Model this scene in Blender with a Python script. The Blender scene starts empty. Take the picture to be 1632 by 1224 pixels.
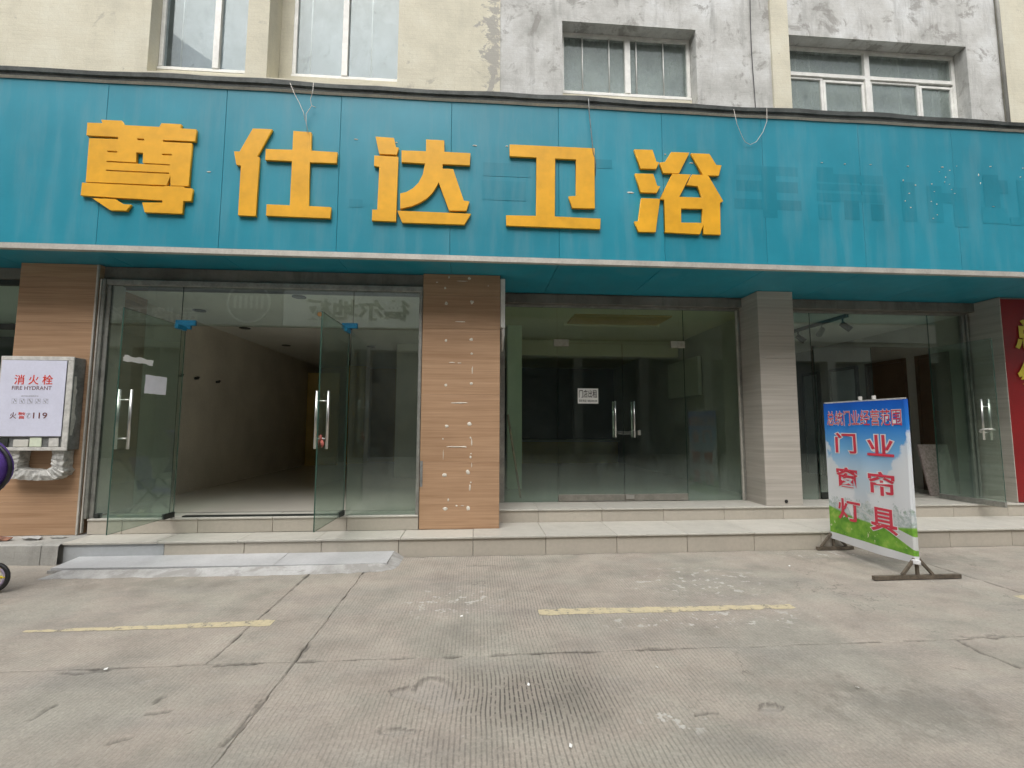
import bpy, bmesh, math, random
import numpy as np
from mathutils import Matrix, Vector

rng = random.Random(7)
scene = bpy.context.scene
COL = scene.collection
R = math.radians

# ------------------------------------------------------------------ camera
cam_data = bpy.data.cameras.new('camera')
cam_data.sensor_fit = 'HORIZONTAL'
cam_data.sensor_width = 36.0
cam_data.lens = 740.0 / 1632.0 * 36.0
cam_data.clip_start = 0.05
cam_data.clip_end = 800.0
cam = bpy.data.objects.new('camera', cam_data)
COL.objects.link(cam)
PITCH, YAW, ROLL = 0.08858, 0.07504, 0.00218
fwd = Vector((math.sin(YAW) * math.cos(PITCH), math.cos(YAW) * math.cos(PITCH), math.sin(PITCH)))
rgt = Vector((math.cos(YAW), -math.sin(YAW), 0.0))
upv = rgt.cross(fwd)
r2 = rgt * math.cos(ROLL) + upv * math.sin(ROLL)
u2 = upv * math.cos(ROLL) - rgt * math.sin(ROLL)
m = Matrix((r2, u2, -fwd)).transposed().to_4x4()
m.translation = Vector((0.0, 0.0, 1.40))
cam.matrix_world = m
scene.camera = cam

# ------------------------------------------------------------------ sky, sun, exposure
SUN_EL, SUN_ROT = 58.0, 198.0
world = bpy.data.worlds.new('World')
scene.world = world
world.use_nodes = True
wn, wl = world.node_tree.nodes, world.node_tree.links
sky = wn.new('ShaderNodeTexSky')
sky.sky_type = 'NISHITA'
sky.sun_disc = False
sky.sun_elevation = R(SUN_EL)
sky.sun_rotation = R(SUN_ROT)
sky.air_density = 1.0
sky.dust_density = 4.0
hsv = wn.new('ShaderNodeHueSaturation')
hsv.inputs['Saturation'].default_value = 0.22
wl.new(sky.outputs[0], hsv.inputs['Color'])
bg = wn['Background']
wl.new(hsv.outputs[0], bg.inputs['Color'])
bg.inputs['Strength'].default_value = 0.15
sun_d = bpy.data.lights.new('sun', 'SUN')
sun_d.energy = 0.9
sun_d.angle = R(50)
sun_d.color = (1.0, 0.97, 0.92)
sun = bpy.data.objects.new('sun', sun_d)
COL.objects.link(sun)
sd = Vector((math.sin(R(SUN_ROT)) * math.cos(R(SUN_EL)), math.cos(R(SUN_ROT)) * math.cos(R(SUN_EL)), math.sin(R(SUN_EL))))
sun.rotation_euler = sd.to_track_quat('Z', 'Y').to_euler()
sun.location = (0, -3, 20)
vs = scene.view_settings
vs.view_transform = 'Standard'
vs.look = 'None'
vs.exposure = 0.84
vs.gamma = 1.0
vs.use_curve_mapping = False
cy = scene.cycles
cy.use_denoising = True
cy.use_adaptive_sampling = True
cy.adaptive_threshold = 0.025
cy.max_bounces = 10
cy.diffuse_bounces = 6
cy.glossy_bounces = 4
cy.transparent_max_bounces = 24
cy.transmission_bounces = 8
cy.caustics_reflective = False
cy.caustics_refractive = False

# ------------------------------------------------------------------ object helpers
WLOC = {}


def tag(o, label, cat=None, group=None, kind=None):
    o['label'] = label
    if cat:
        o['category'] = cat
    if group:
        o['group'] = group
    if kind:
        o['kind'] = kind
    return o


def link(o, loc, parent=None):
    COL.objects.link(o)
    loc = Vector(loc)
    WLOC[o.name] = loc
    if parent is not None:
        o.parent = parent
        o.location = loc - WLOC[parent.name]
    else:
        o.location = loc
    return o


def empty(name, loc, label, cat, group=None, kind=None):
    o = bpy.data.objects.new(name, None)
    o.empty_display_size = 0.1
    link(o, loc)
    return tag(o, label, cat, group, kind)


class MB:
    """collects faces in world coordinates and links them as one mesh object"""

    def __init__(self):
        self.v, self.f, self.mi = [], [], []

    def poly(self, pts, mi=0):
        n = len(self.v)
        self.v += [tuple(p) for p in pts]
        self.f.append(tuple(range(n, n + len(pts))))
        self.mi.append(mi)

    def raw(self, vs_, fs, mi=0):
        n = len(self.v)
        self.v += [tuple(p) for p in vs_]
        for f in fs:
            self.f.append(tuple(n + i for i in f))
            self.mi.append(mi)

    def box(self, x0, x1, y0, y1, z0, z1, mi=0):
        v = [(x, y, z) for x in (x0, x1) for y in (y0, y1) for z in (z0, z1)]
        self.raw(v, [(0, 1, 3, 2), (4, 6, 7, 5), (0, 4, 5, 1), (2, 3, 7, 6), (0, 2, 6, 4), (1, 5, 7, 3)], mi)

    def obox(self, a, b, z0, z1, t, mi=0, edge_mi=None):
        """upright slab from plan point a to b, thickness t"""
        d = Vector((b[0] - a[0], b[1] - a[1], 0)).normalized()
        n = Vector((-d.y, d.x, 0)) * t * 0.5
        c = [Vector((a[0], a[1], 0)) - n, Vector((b[0], b[1], 0)) - n, Vector((b[0], b[1], 0)) + n, Vector((a[0], a[1], 0)) + n]
        v = [(p.x, p.y, z0) for p in c] + [(p.x, p.y, z1) for p in c]
        e = mi if edge_mi is None else edge_mi
        k = len(self.v)
        self.raw(v, [(0, 1, 5, 4), (2, 3, 7, 6)], mi)
        n0 = len(self.v) - 8
        for f in ((1, 2, 6, 5), (3, 0, 4, 7), (0, 3, 2, 1), (4, 5, 6, 7)):
            self.f.append(tuple(n0 + i for i in f))
            self.mi.append(e)

    def tube(self, pts, r, n=8, mi=0, cap=True):
        pts = [Vector(p) for p in pts]
        rr = r if isinstance(r, (list, tuple)) else [r] * len(pts)
        rings = []
        for i, p in enumerate(pts):
            t = (pts[min(i + 1, len(pts) - 1)] - pts[max(i - 1, 0)]).normalized()
            a = t.orthogonal().normalized() if i == 0 else (rings_a - t * rings_a.dot(t)).normalized()
            rings_a = a
            b = t.cross(a)
            rings.append([p + (a * math.cos(2 * math.pi * k / n) + b * math.sin(2 * math.pi * k / n)) * rr[i] for k in range(n)])
        v = [q for ring in rings for q in ring]
        f = []
        for i in range(len(pts) - 1):
            for k in range(n):
                f.append((i * n + k, i * n + (k + 1) % n, (i + 1) * n + (k + 1) % n, (i + 1) * n + k))
        if cap:
            f.append(tuple(range(n - 1, -1, -1)))
            f.append(tuple((len(pts) - 1) * n + k for k in range(n)))
        self.raw(v, f, mi)

    def ring(self, c, axis, R_, r, n=32, k=8, mi=0):
        c, axis = Vector(c), Vector(axis).normalized()
        a = axis.orthogonal().normalized()
        b = axis.cross(a)
        v, f = [], []
        for i in range(n):
            t = 2 * math.pi * i / n
            d = a * math.cos(t) + b * math.sin(t)
            for j in range(k):
                s = 2 * math.pi * j / k
                v.append(c + d * (R_ + r * math.cos(s)) + axis * r * math.sin(s))
        for i in range(n):
            for j in range(k):
                f.append((i * k + j, ((i + 1) % n) * k + j, ((i + 1) % n) * k + (j + 1) % k, i * k + (j + 1) % k))
        self.raw(v, f, mi)

    def disc(self, c, axis, R_, n=24, mi=0, thick=0.0):
        c, axis = Vector(c), Vector(axis).normalized()
        self.tube([c - axis * thick * 0.5, c + axis * max(thick, 0.001) * 0.5], R_, n, mi)

    def prism(self, pts2, y0, y1, mi=0, plane='XZ'):
        """extrude a polygon given in the XZ plane (or XY) between two depths"""
        if plane == 'XZ':
            A = [(p[0], y0, p[1]) for p in pts2]
            B = [(p[0], y1, p[1]) for p in pts2]
        else:
            A = [(p[0], p[1], y0) for p in pts2]
            B = [(p[0], p[1], y1) for p in pts2]
        n = len(pts2)
        f = [tuple(range(n)), tuple(range(2 * n - 1, n - 1, -1))]
        for i in range(n):
            f.append((i, i + n, (i + 1) % n + n, (i + 1) % n))
        self.raw(A + B, f, mi)

    def build(self, name, mats, parent=None, smooth=False, bevel=0.0, recalc=True):
        if not isinstance(mats, (list, tuple)):
            mats = [mats]
        xs = np.array(self.v, dtype=float)
        lo, hi = xs.min(0), xs.max(0)
        org = Vector(((lo[0] + hi[0]) / 2, (lo[1] + hi[1]) / 2, lo[2]))
        me = bpy.data.meshes.new(name)
        me.from_pydata([tuple(Vector(p) - org) for p in self.v], [], self.f)
        for mt in mats:
            me.materials.append(mt)
        me.polygons.foreach_set('material_index', self.mi)
        if recalc or bevel:
            bm = bmesh.new()
            bm.from_mesh(me)
            if recalc:
                bmesh.ops.recalc_face_normals(bm, faces=bm.faces)
            if bevel:
                bmesh.ops.bevel(bm, geom=[e for e in bm.edges], offset=bevel, segments=1, affect='EDGES', clamp_overlap=True)
            bm.to_mesh(me)
            bm.free()
        if smooth:
            me.polygons.foreach_set('use_smooth', [True] * len(me.polygons))
        o = bpy.data.objects.new(name, me)
        return link(o, org, parent)


BOXES = {}


def box_part(name, x0, x1, y0, y1, z0, z1, mat, parent=None, bevel=0.003):
    """a bevelled box; boxes of the same size and material share their mesh"""
    dx, dy, dz = x1 - x0, y1 - y0, z1 - z0
    key = (round(dx, 4), round(dy, 4), round(dz, 4), mat.name, bevel)
    if key not in BOXES:
        bm = bmesh.new()
        bmesh.ops.create_cube(bm, size=1.0)
        for v in bm.verts:
            v.co = Vector((v.co.x * dx, v.co.y * dy, (v.co.z + 0.5) * dz))
        if bevel:
            bmesh.ops.bevel(bm, geom=list(bm.edges), offset=min(bevel, dx * .4, dy * .4, dz * .4), segments=1, affect='EDGES')
        me = bpy.data.meshes.new(name)
        bm.to_mesh(me)
        bm.free()
        me.materials.append(mat)
        BOXES[key] = me
    o = bpy.data.objects.new(name, BOXES[key])
    return link(o, ((x0 + x1) / 2, (y0 + y1) / 2, z0), parent)


def curve_mesh(cu):
    o = bpy.data.objects.new('tmp', cu)
    COL.objects.link(o)
    bpy.context.view_layer.update()
    dg = bpy.context.evaluated_depsgraph_get()
    me = bpy.data.meshes.new_from_object(o.evaluated_get(dg))
    bpy.data.objects.remove(o)
    bpy.data.curves.remove(cu)
    return me


def text_geo(body, bold=0.0, depth=0.0):
    """vertices and faces of a line of text, scaled to the unit square"""
    cu = bpy.data.curves.new('txt', 'FONT')
    cu.body = body
    cu.size = 1.0
    cu.offset = bold
    cu.resolution_u = 3
    me = curve_mesh(cu)
    v = np.array([tuple(q.co) for q in me.vertices])
    f = [tuple(p.vertices) for p in me.polygons]
    bpy.data.meshes.remove(me)
    return v, f


def text_on(mb, body, org, U, V, box, bold=0.0, mi=0, grow=0.0):
    """lay text into box (u0, v0, u1, v1) of the plane org + u U + v V"""
    v, f = text_geo(body, bold)
    ref = text_geo(body, 0.0)[0] if grow else v
    lo, hi = ref.min(0), ref.max(0)
    u = (v[:, 0] - lo[0]) / (hi[0] - lo[0]) * (box[2] - box[0]) + box[0]
    w = (v[:, 1] - lo[1]) / max(hi[1] - lo[1], 1e-6) * (box[3] - box[1]) + box[1]
    org, U, V = Vector(org), Vector(U), Vector(V)
    mb.raw([org + U * a + V * b for a, b in zip(u, w)], f, mi)


# ------------------------------------------------------------------ material helpers
class NT:
    def __init__(self, name):
        self.m = bpy.data.materials.new(name)
        self.m.use_nodes = True
        self.n, self.l = self.m.node_tree.nodes, self.m.node_tree.links
        self.bsdf = self.n['Principled BSDF']
        self.out = self.n['Material Output']
        self._pos = None

    def pos(self):
        if self._pos is None:
            self._pos = self.n.new('ShaderNodeNewGeometry').outputs['Position']
        return self._pos

    def mapped(self, scale=(1, 1, 1), rot=(0, 0, 0), loc=(0, 0, 0)):
        mp = self.n.new('ShaderNodeMapping')
        mp.inputs['Scale'].default_value = scale
        mp.inputs['Rotation'].default_value = rot
        mp.inputs['Location'].default_value = loc
        self.l.new(self.pos(), mp.inputs['Vector'])
        return mp.outputs[0]

    def noise(self, scale, detail=4, rough=0.55, vec=None, dist=0.0):
        t = self.n.new('ShaderNodeTexNoise')
        t.inputs['Scale'].default_value = scale
        t.inputs['Detail'].default_value = detail
        t.inputs['Roughness'].default_value = rough
        t.inputs['Distortion'].default_value = dist
        self.l.new(vec if vec is not None else self.pos(), t.inputs['Vector'])
        return t.outputs['Fac']

    def ramp(self, fac, stops, interp='LINEAR'):
        r = self.n.new('ShaderNodeValToRGB')
        r.color_ramp.interpolation = interp
        e = r.color_ramp.elements
        while len(e) < len(stops):
            e.new(0.5)
        for el, (p, c) in zip(e, stops):
            el.position = p
            el.color = (c, c, c, 1) if not isinstance(c, (tuple, list)) else (*c, 1)
        self.l.new(fac, r.inputs['Fac'])
        return r.outputs['Color']

    def mix(self, fac, a, b, blend='MIX'):
        x = self.n.new('ShaderNodeMix')
        x.data_type = 'RGBA'
        x.blend_type = blend
        for s, val in ((x.inputs[0], fac), (x.inputs[6], a), (x.inputs[7], b)):
            if isinstance(val, (int, float)):
                s.default_value = val if s.type == 'VALUE' else (val, val, val, 1)
            elif isinstance(val, tuple):
                s.default_value = (*val, 1)
            else:
                self.l.new(val, s)
        return x.outputs[2]

    def math(self, op, a, b=None, c=None, clamp=False):
        x = self.n.new('ShaderNodeMath')
        x.operation = op
        x.use_clamp = clamp
        for i, val in enumerate((a, b, c)):
            if val is None:
                continue
            if isinstance(val, (int, float)):
                x.inputs[i].default_value = val
            else:
                self.l.new(val, x.inputs[i])
        return x.outputs[0]

    def xyz(self):
        s = self.n.new('ShaderNodeSeparateXYZ')
        self.l.new(self.pos(), s.inputs[0])
        return s.outputs

    def rnd(self):
        return self.n.new('ShaderNodeObjectInfo').outputs['Random']

    def bump(self, h, strength=0.3, dist=0.01):
        b = self.n.new('ShaderNodeBump')
        b.inputs['Strength'].default_value = strength
        b.inputs['Distance'].default_value = dist
        self.l.new(h, b.inputs['Height'])
        self.l.new(b.outputs[0], self.bsdf.inputs['Normal'])

    def color(self, c):
        if isinstance(c, tuple):
            self.bsdf.inputs['Base Color'].default_value = (*c, 1)
        else:
            self.l.new(c, self.bsdf.inputs['Base Color'])
        return self

    def set(self, rough=0.6, metal=0.0, spec=None):
        if isinstance(rough, (int, float)):
            self.bsdf.inputs['Roughness'].default_value = rough
        else:
            self.l.new(rough, self.bsdf.inputs['Roughness'])
        self.bsdf.inputs['Metallic'].default_value = metal
        if spec is not None:
            self.bsdf.inputs['Specular IOR Level'].default_value = spec
        return self


def worn(name, c, rough=0.6, metal=0.0, var=0.12, scale=6.0, spec=None, fine=40.0, bump=0.05):
    """a plain surface with uneven tone and slight relief"""
    t = NT(name)
    n1 = t.noise(scale, 6)
    n2 = t.noise(fine, 3)
    lo = tuple(max(0, k * (1 - var * 2)) for k in c)
    hi = tuple(min(1, k * (1 + var)) for k in c)
    base = t.ramp(n1, [(0.3, lo), (0.7, hi)])
    base = t.mix(0.25, base, t.ramp(n2, [(0.35, lo), (0.65, hi)]))
    t.color(base).set(rough, metal, spec)
    if bump:
        t.bump(n2, bump, 0.004)
    return t.m


def mat_concrete():
    t = NT('street concrete')
    big = t.noise(0.55, 5, 0.6)
    mid = t.noise(2.6, 6, 0.65)
    fine = t.noise(55, 3, 0.7)
    streak = t.noise(1.0, 6, 0.6, t.mapped((0.9, 3.2, 1), (0, 0, 0.25)))
    c = t.ramp(mid, [(0.28, (0.19, 0.173, 0.145)), (0.5, (0.315, 0.286, 0.24)), (0.72, (0.41, 0.378, 0.32))])
    c = t.mix(0.45, c, t.ramp(big, [(0.38, (0.275, 0.272, 0.236)), (0.48, (0.365, 0.316, 0.27)), (0.56, (0.295, 0.29, 0.245)), (0.66, (0.355, 0.31, 0.266))]))
    c = t.mix(t.ramp(streak, [(0.5, 0.0), (0.72, 0.42)]), c, (0.2, 0.19, 0.178))
    c = t.mix(0.6, c, t.ramp(fine, [(0.3, 0.8), (0.7, 1.26)]), 'MULTIPLY')
    grit = t.noise(190, 3, 0.7)
    c = t.mix(0.5, c, t.ramp(grit, [(0.3, 0.82), (0.7, 1.24)]), 'MULTIPLY')
    # pale scuffs
    scuff = t.noise(7.0, 5, 0.7)
    c = t.mix(t.ramp(scuff, [(0.66, 0.0), (0.73, 0.5)]), c, (0.47, 0.455, 0.42))
    # broom grooves running towards the shops: a sine of x, worn away in patches
    X, Y, Z = t.xyz()
    wob = t.math('MULTIPLY', t.noise(0.8, 3), 0.10)
    ph = t.math('MULTIPLY', t.math('ADD', X, wob), 2 * math.pi / 0.0235)
    g = t.math('SINE', ph)
    gpos = t.math('MULTIPLY_ADD', g, 0.5, 0.5)
    line = t.ramp(gpos, [(0.05, 1.0), (0.38, 0.0)])
    brk = t.ramp(t.noise(26, 3, 0.6), [(0.36, 0.0), (0.5, 1.0)])
    line = t.math('MULTIPLY', line, brk)
    keep = t.ramp(t.noise(0.75, 4, 0.6), [(0.34, 0.15), (0.52, 1.0)])
    right = t.math('SUBTRACT', 1.0, t.math('MULTIPLY', t.math('ABSOLUTE', t.math('SUBTRACT', X, 0.4)), 0.43), clamp=True)
    left = t.math('GREATER_THAN', X, -1.12)
    wearm = t.math('MULTIPLY', t.math('MULTIPLY', keep, right), left)
    # dirt lodged in the grooves where a puddle dries
    dx = t.math('MULTIPLY', t.math('SUBTRACT', X, 0.30), 1.5)
    dy = t.math('MULTIPLY', t.math('SUBTRACT', Y, 2.55), 2.5)
    rad = t.math('SQRT', t.math('ADD', t.math('MULTIPLY', dx, dx), t.math('MULTIPLY', dy, dy)))
    rad = t.math('ADD', rad, t.math('MULTIPLY', t.math('SUBTRACT', t.noise(3.0, 5), 0.5), 1.1))
    pud = t.ramp(rad, [(0.35, 1.0), (0.9, 0.0)])
    amt = t.math('ADD', t.math('MULTIPLY', wearm, 0.46), t.math('MULTIPLY', pud, 0.62), clamp=True)
    c = t.mix(t.math('MULTIPLY', pud, 0.42), c, (0.19, 0.165, 0.135))
    c = t.mix(t.math('MULTIPLY', line, amt), c, (0.085, 0.078, 0.07))
    # two oily stains
    n37 = t.math('MULTIPLY', t.math('SUBTRACT', t.noise(6.0, 6, 0.72), 0.5), 3.4)
    for cx, cyy, sx, sy, a in ((2.2, 2.27, 1.6, 3.4, 0.55), (4.5, 4.75, 0.75, 2.6, 0.5), (-2.9, 4.45, 0.7, 4.0, 0.35), (1.95, 2.5, 4, 7, 0.5)):
        ex = t.math('MULTIPLY', t.math('SUBTRACT', X, cx), sx)
        ey = t.math('MULTIPLY', t.math('SUBTRACT', Y, cyy), sy)
        rr = t.math('SQRT', t.math('ADD', t.math('MULTIPLY', ex, ex), t.math('MULTIPLY', ey, ey)))
        rr = t.math('ADD', rr, n37)
        c = t.mix(t.math('MULTIPLY', t.ramp(rr, [(0.2, 1.0), (0.8, 0.0)]), a * 0.8), c, (0.16, 0.148, 0.125))
    sp = t.ramp(t.noise(11, 4, 0.65), [(0.57, 0.0), (0.62, 1.0)])
    for cx, cyy, sx, sy in ((-0.18, 3.85, 2.2, 2.4), (3.75, 4.95, 1.7, 6.0), (0.95, 2.28, 5.0, 8.0), (2.0, 4.2, 1.2, 2.2), (1.7, 3.4, 1.0, 5)):
        ex = t.math('MULTIPLY', t.math('SUBTRACT', X, cx), sx)
        ey = t.math('MULTIPLY', t.math('SUBTRACT', Y, cyy), sy)
        rr = t.math('SQRT', t.math('ADD', t.math('MULTIPLY', ex, ex), t.math('MULTIPLY', ey, ey)))
        near = t.ramp(rr, [(0.55, 1.0), (1.0, 0.0)])
        c = t.mix(t.math('MULTIPLY', t.math('MULTIPLY', near, sp), 0.55), c, (0.58, 0.565, 0.53))
    fa = t.n.new('ShaderNodeAttribute')
    fa.attribute_name = 'fresh'
    c = t.mix(t.math('MULTIPLY', fa.outputs['Fac'], 0.28), c, t.ramp(grit, [(0.3, (0.25, 0.235, 0.215)), (0.7, (0.44, 0.415, 0.38))]))
    vo = t.n.new('ShaderNodeTexVoronoi')
    vo.feature = 'DISTANCE_TO_EDGE'
    vo.inputs['Scale'].default_value = 0.9
    wv = t.n.new('ShaderNodeVectorMath')
    wv.operation = 'ADD'
    nz = t.n.new('ShaderNodeTexNoise')
    nz.inputs['Scale'].default_value = 3.0
    nz.inputs['Detail'].default_value = 5
    t.l.new(t.pos(), nz.inputs['Vector'])
    t.l.new(t.pos(), wv.inputs[0])
    t.l.new(nz.outputs['Color'], wv.inputs[1])
    t.l.new(wv.outputs[0], vo.inputs['Vector'])
    hair = t.math('MULTIPLY', t.ramp(vo.outputs['Distance'], [(0.0, 0.55), (0.006, 0.0)]), t.ramp(t.noise(1.1, 2), [(0.5, 0.0), (0.6, 1.0)]))
    c = t.mix(hair, c, (0.09, 0.082, 0.072))
    at = t.n.new('ShaderNodeAttribute')
    at.attribute_name = 'dirt'
    c = t.mix(t.math('MULTIPLY', at.outputs['Fac'], 0.66), c, (0.045, 0.04, 0.035))
    t.color(c).set(0.85, 0, 0.3)
    h = t.math('ADD', t.math('MULTIPLY', fine, 0.3), t.math('MULTIPLY', line, -0.5))
    t.bump(h, 0.5, 0.006)
    return t.m


def mat_plaster(name, base, dark, pale, stain, blot=0.6, thresh=(0.60, 0.68), edge=None):
    t = NT(name)
    n1 = t.noise(1.3, 5, 0.65)
    n2 = t.noise(9, 5, 0.7)
    n3 = t.noise(60, 4, 0.6)
    c = t.ramp(n1, [(0.3, dark), (0.5, base), (0.72, pale)])
    c = t.mix(0.4, c, t.ramp(n3, [(0.3, 0.82), (0.7, 1.12)]), 'MULTIPLY')
    drip = t.noise(1.6, 5, 0.7, t.mapped((2.6, 2.6, 0.35)))
    c = t.mix(t.ramp(drip, [(0.52, 0.0), (0.74, stain)]), c, tuple(k * 0.55 for k in dark))
    patch = t.noise(2.4, 7, 0.72, None, 0.6)
    c = t.mix(t.ramp(patch, [(thresh[0], 0.0), (thresh[1], blot)]), c, (0.27, 0.26, 0.24))
    # faint courses of the old wall tiles under the paint
    br = t.n.new('ShaderNodeTexBrick')
    br.inputs['Scale'].default_value = 1.0
    br.inputs['Brick Width'].default_value = 0.24
    br.inputs['Row Height'].default_value = 0.06
    br.inputs['Mortar Size'].default_value = 0.004
    br.inputs['Color1'].default_value = (1, 1, 1, 1)
    br.inputs['Color2'].default_value = (1, 1, 1, 1)
    br.inputs['Mortar'].default_value = (0.0, 0.0, 0.0, 1)
    sw = t.n.new('ShaderNodeCombineXYZ')
    X, Y, Z = t.xyz()
    t.l.new(X, sw.inputs[0])
    t.l.new(Z, sw.inputs[1])
    t.l.new(sw.outputs[0], br.inputs['Vector'])
    if edge is not None:
        near = t.math('SUBTRACT', 1.0, t.math('DIVIDE', t.math('ABSOLUTE', t.math('SUBTRACT', X, edge)), 0.34), clamp=True)
        pe = t.ramp(t.math('MULTIPLY_ADD', near, 0.22, t.noise(3.1, 8, 0.75, None, 0.8)), [(0.665, 0.0), (0.69, 0.85)])
        c = t.mix(pe, c, (0.36, 0.35, 0.325))
    spk = t.ramp(n2, [(0.68, 0.0), (0.74, 0.55)])
    c = t.mix(spk, c, (0.2, 0.19, 0.17))
    c = t.mix(t.ramp(br.outputs['Color'], [(0.0, 0.07), (1.0, 0.0)]), c, (0.25, 0.23, 0.2))
    t.color(c).set(0.9, 0, 0.2)
    h = t.math('ADD', t.math('MULTIPLY', n2, 1.2), t.math('ADD', t.math('MULTIPLY', patch, -2.0), t.math('MULTIPLY', br.outputs['Fac'], -0.25)))
    t.bump(h, 0.35, 0.012)
    return t.m


def mat_wood():
    t = NT('wood grain cladding')
    g1 = t.noise(1.0, 6, 0.65, t.mapped((1.3, 1.3, 95)))
    g2 = t.noise(1.0, 5, 0.6, t.mapped((0.7, 0.7, 16)))
    g3 = t.noise(2.0, 3, 0.5)
    c = t.ramp(g1, [(0.3, (0.27, 0.155, 0.085)), (0.5, (0.42, 0.26, 0.155)), (0.72, (0.54, 0.36, 0.225))])
    c = t.mix(0.45, c, t.ramp(g2, [(0.35, (0.33, 0.195, 0.11)), (0.6, (0.49, 0.32, 0.20))]))
    c = t.mix(0.3, c, t.ramp(g3, [(0.3, 0.85), (0.7, 1.15)]), 'MULTIPLY')
    rv = t.math('MULTIPLY_ADD', t.rnd(), 0.16, 0.92)
    c = t.mix(1.0, c, rv, 'MULTIPLY')
    t.color(c).set(0.42, 0, 0.35)
    t.bump(g1, 0.12, 0.003)
    return t.m


def mat_stripe_tile():
    t = NT('striped beige tile')
    g1 = t.noise(1.0, 7, 0.6, t.mapped((0.9, 0.9, 42)))
    g2 = t.noise(1.0, 4, 0.5, t.mapped((0.5, 0.5, 11)))
    c = t.ramp(g1, [(0.3, (0.36, 0.325, 0.28)), (0.5, (0.46, 0.425, 0.375)), (0.7, (0.54, 0.505, 0.45))])
    c = t.mix(0.4, c, t.ramp(g2, [(0.35, (0.38, 0.345, 0.30)), (0.65, (0.53, 0.495, 0.445))]))
    c = t.mix(1.0, c, t.math('MULTIPLY_ADD', t.rnd(), 0.12, 0.94), 'MULTIPLY')
    t.color(c).set(0.35, 0, 0.4)
    t.bump(g1, 0.05, 0.002)
    return t.m


def mat_tile(name, c0, rough=0.35, dirt=0.35):
    t = NT(name)
    n1 = t.noise(3.0, 7, 0.65)
    n2 = t.noise(26, 5, 0.65)
    c = t.mix(t.ramp(n1, [(0.42, 0.0), (0.75, dirt)]), c0, tuple(k * 0.62 for k in c0))
    c = t.mix(0.22, c, t.ramp(n2, [(0.35, tuple(k * 0.75 for k in c0)), (0.65, tuple(min(1, k * 1.1) for k in c0))]))
    c = t.mix(1.0, c, t.math('MULTIPLY_ADD', t.rnd(), 0.14, 0.93), 'MULTIPLY')
    t.color(c).set(t.ramp(n1, [(0.3, rough), (0.7, min(0.9, rough + 0.3))]), 0, 0.4)
    return t.m


def mat_panel(name, c0, rough=0.34):
    t = NT(name)
    n1 = t.noise(1.1, 6, 0.6)
    n2 = t.noise(1.0, 7, 0.65, t.mapped((5.0, 5.0, 0.6)))
    n3 = t.noise(90, 3, 0.6)
    c = t.ramp(n1, [(0.3, tuple(k * 0.9 for k in c0)), (0.7, tuple(min(1, k * 1.08 + 0.006) for k in c0))])
    dust = t.ramp(n2, [(0.48, 0.0), (0.8, 0.2)])
    c = t.mix(dust, c, (0.30, 0.36, 0.37))
    c = t.mix(1.0, c, t.math('MULTIPLY_ADD', t.rnd(), 0.09, 0.955), 'MULTIPLY')
    t.color(c).set(t.ramp(n2, [(0.3, rough), (0.75, rough + 0.16)]), 0, 0.45)
    wav = t.noise(0.9, 2, 0.4)
    t.bump(t.math('ADD', wav, t.math('MULTIPLY', n3, 0.004)), 0.35, 0.02)
    return t.m


def mat_glass(name, tint=(0.86, 0.925, 0.885), dust=0.05, low=None, n_=1.66):
    """clear sheet glass with a film of dust, thicker towards the bottom where rain splashes"""
    t = NT(name)
    t.n.remove(t.bsdf)
    tr = t.n.new('ShaderNodeBsdfTransparent')
    tr.inputs['Color'].default_value = (*tint, 1)
    gl = t.n.new('ShaderNodeBsdfGlossy')
    gl.inputs['Roughness'].default_value = 0.012
    gl.inputs['Color'].default_value = (0.95, 1.0, 0.98, 1)
    fr = t.n.new('ShaderNodeFresnel')
        # the Fresnel node inverts the IOR on back faces; invert it back so both faces reflect alike
    geo = t.n.new('ShaderNodeNewGeometry')
    ior = t.math('ADD', n_, t.math('MULTIPLY', geo.outputs['Backfacing'], 1 / n_ - n_))
    t.l.new(ior, fr.inputs['IOR'])
    mx = t.n.new('ShaderNodeMixShader')
    cl = t.math('MINIMUM', fr.outputs[0], 0.6)
    t.l.new(cl, mx.inputs[0])
    t.l.new(tr.outputs[0], mx.inputs[1])
    t.l.new(gl.outputs[0], mx.inputs[2])
    df = t.n.new('ShaderNodeBsdfDiffuse')
    df.inputs['Color'].default_value = (0.36, 0.42, 0.39, 1)
    n = t.noise(3.5, 7, 0.7, t.mapped((1, 1, 0.7)))
    smear = t.noise(1.0, 6, 0.65, t.mapped((9, 9, 1.2)))
    fac = t.math('MULTIPLY', t.ramp(n, [(0.35, 0.2), (0.7, 1.0)]), dust)
    smudge = t.ramp(t.noise(5.5, 5, 0.7, t.mapped((1, 1, 0.55), (0.4, 0.2, 0.3)), 1.2), [(0.60, 0.0), (0.70, min(0.09, dust * 2.0))])
    fac = t.math('ADD', fac, smudge)
    if low is not None:
        X, Y, Z = t.xyz()
        hgt = t.math('DIVIDE', t.math('SUBTRACT', Z, low[0]), low[1])
        hgt = t.math('ADD', hgt, t.math('MULTIPLY', t.math('SUBTRACT', smear, 0.5), 0.9))
        splash = t.ramp(hgt, [(0.0, low[2]), (1.0, 0.0)])
        fac = t.math('ADD', fac, splash, clamp=True)
    m2 = t.n.new('ShaderNodeMixShader')
    t.l.new(fac, m2.inputs[0])
    t.l.new(mx.outputs[0], m2.inputs[1])
    t.l.new(df.outputs[0], m2.inputs[2])
    t.l.new(m2.outputs[0], t.out.inputs['Surface'])
    return t.m


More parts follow.
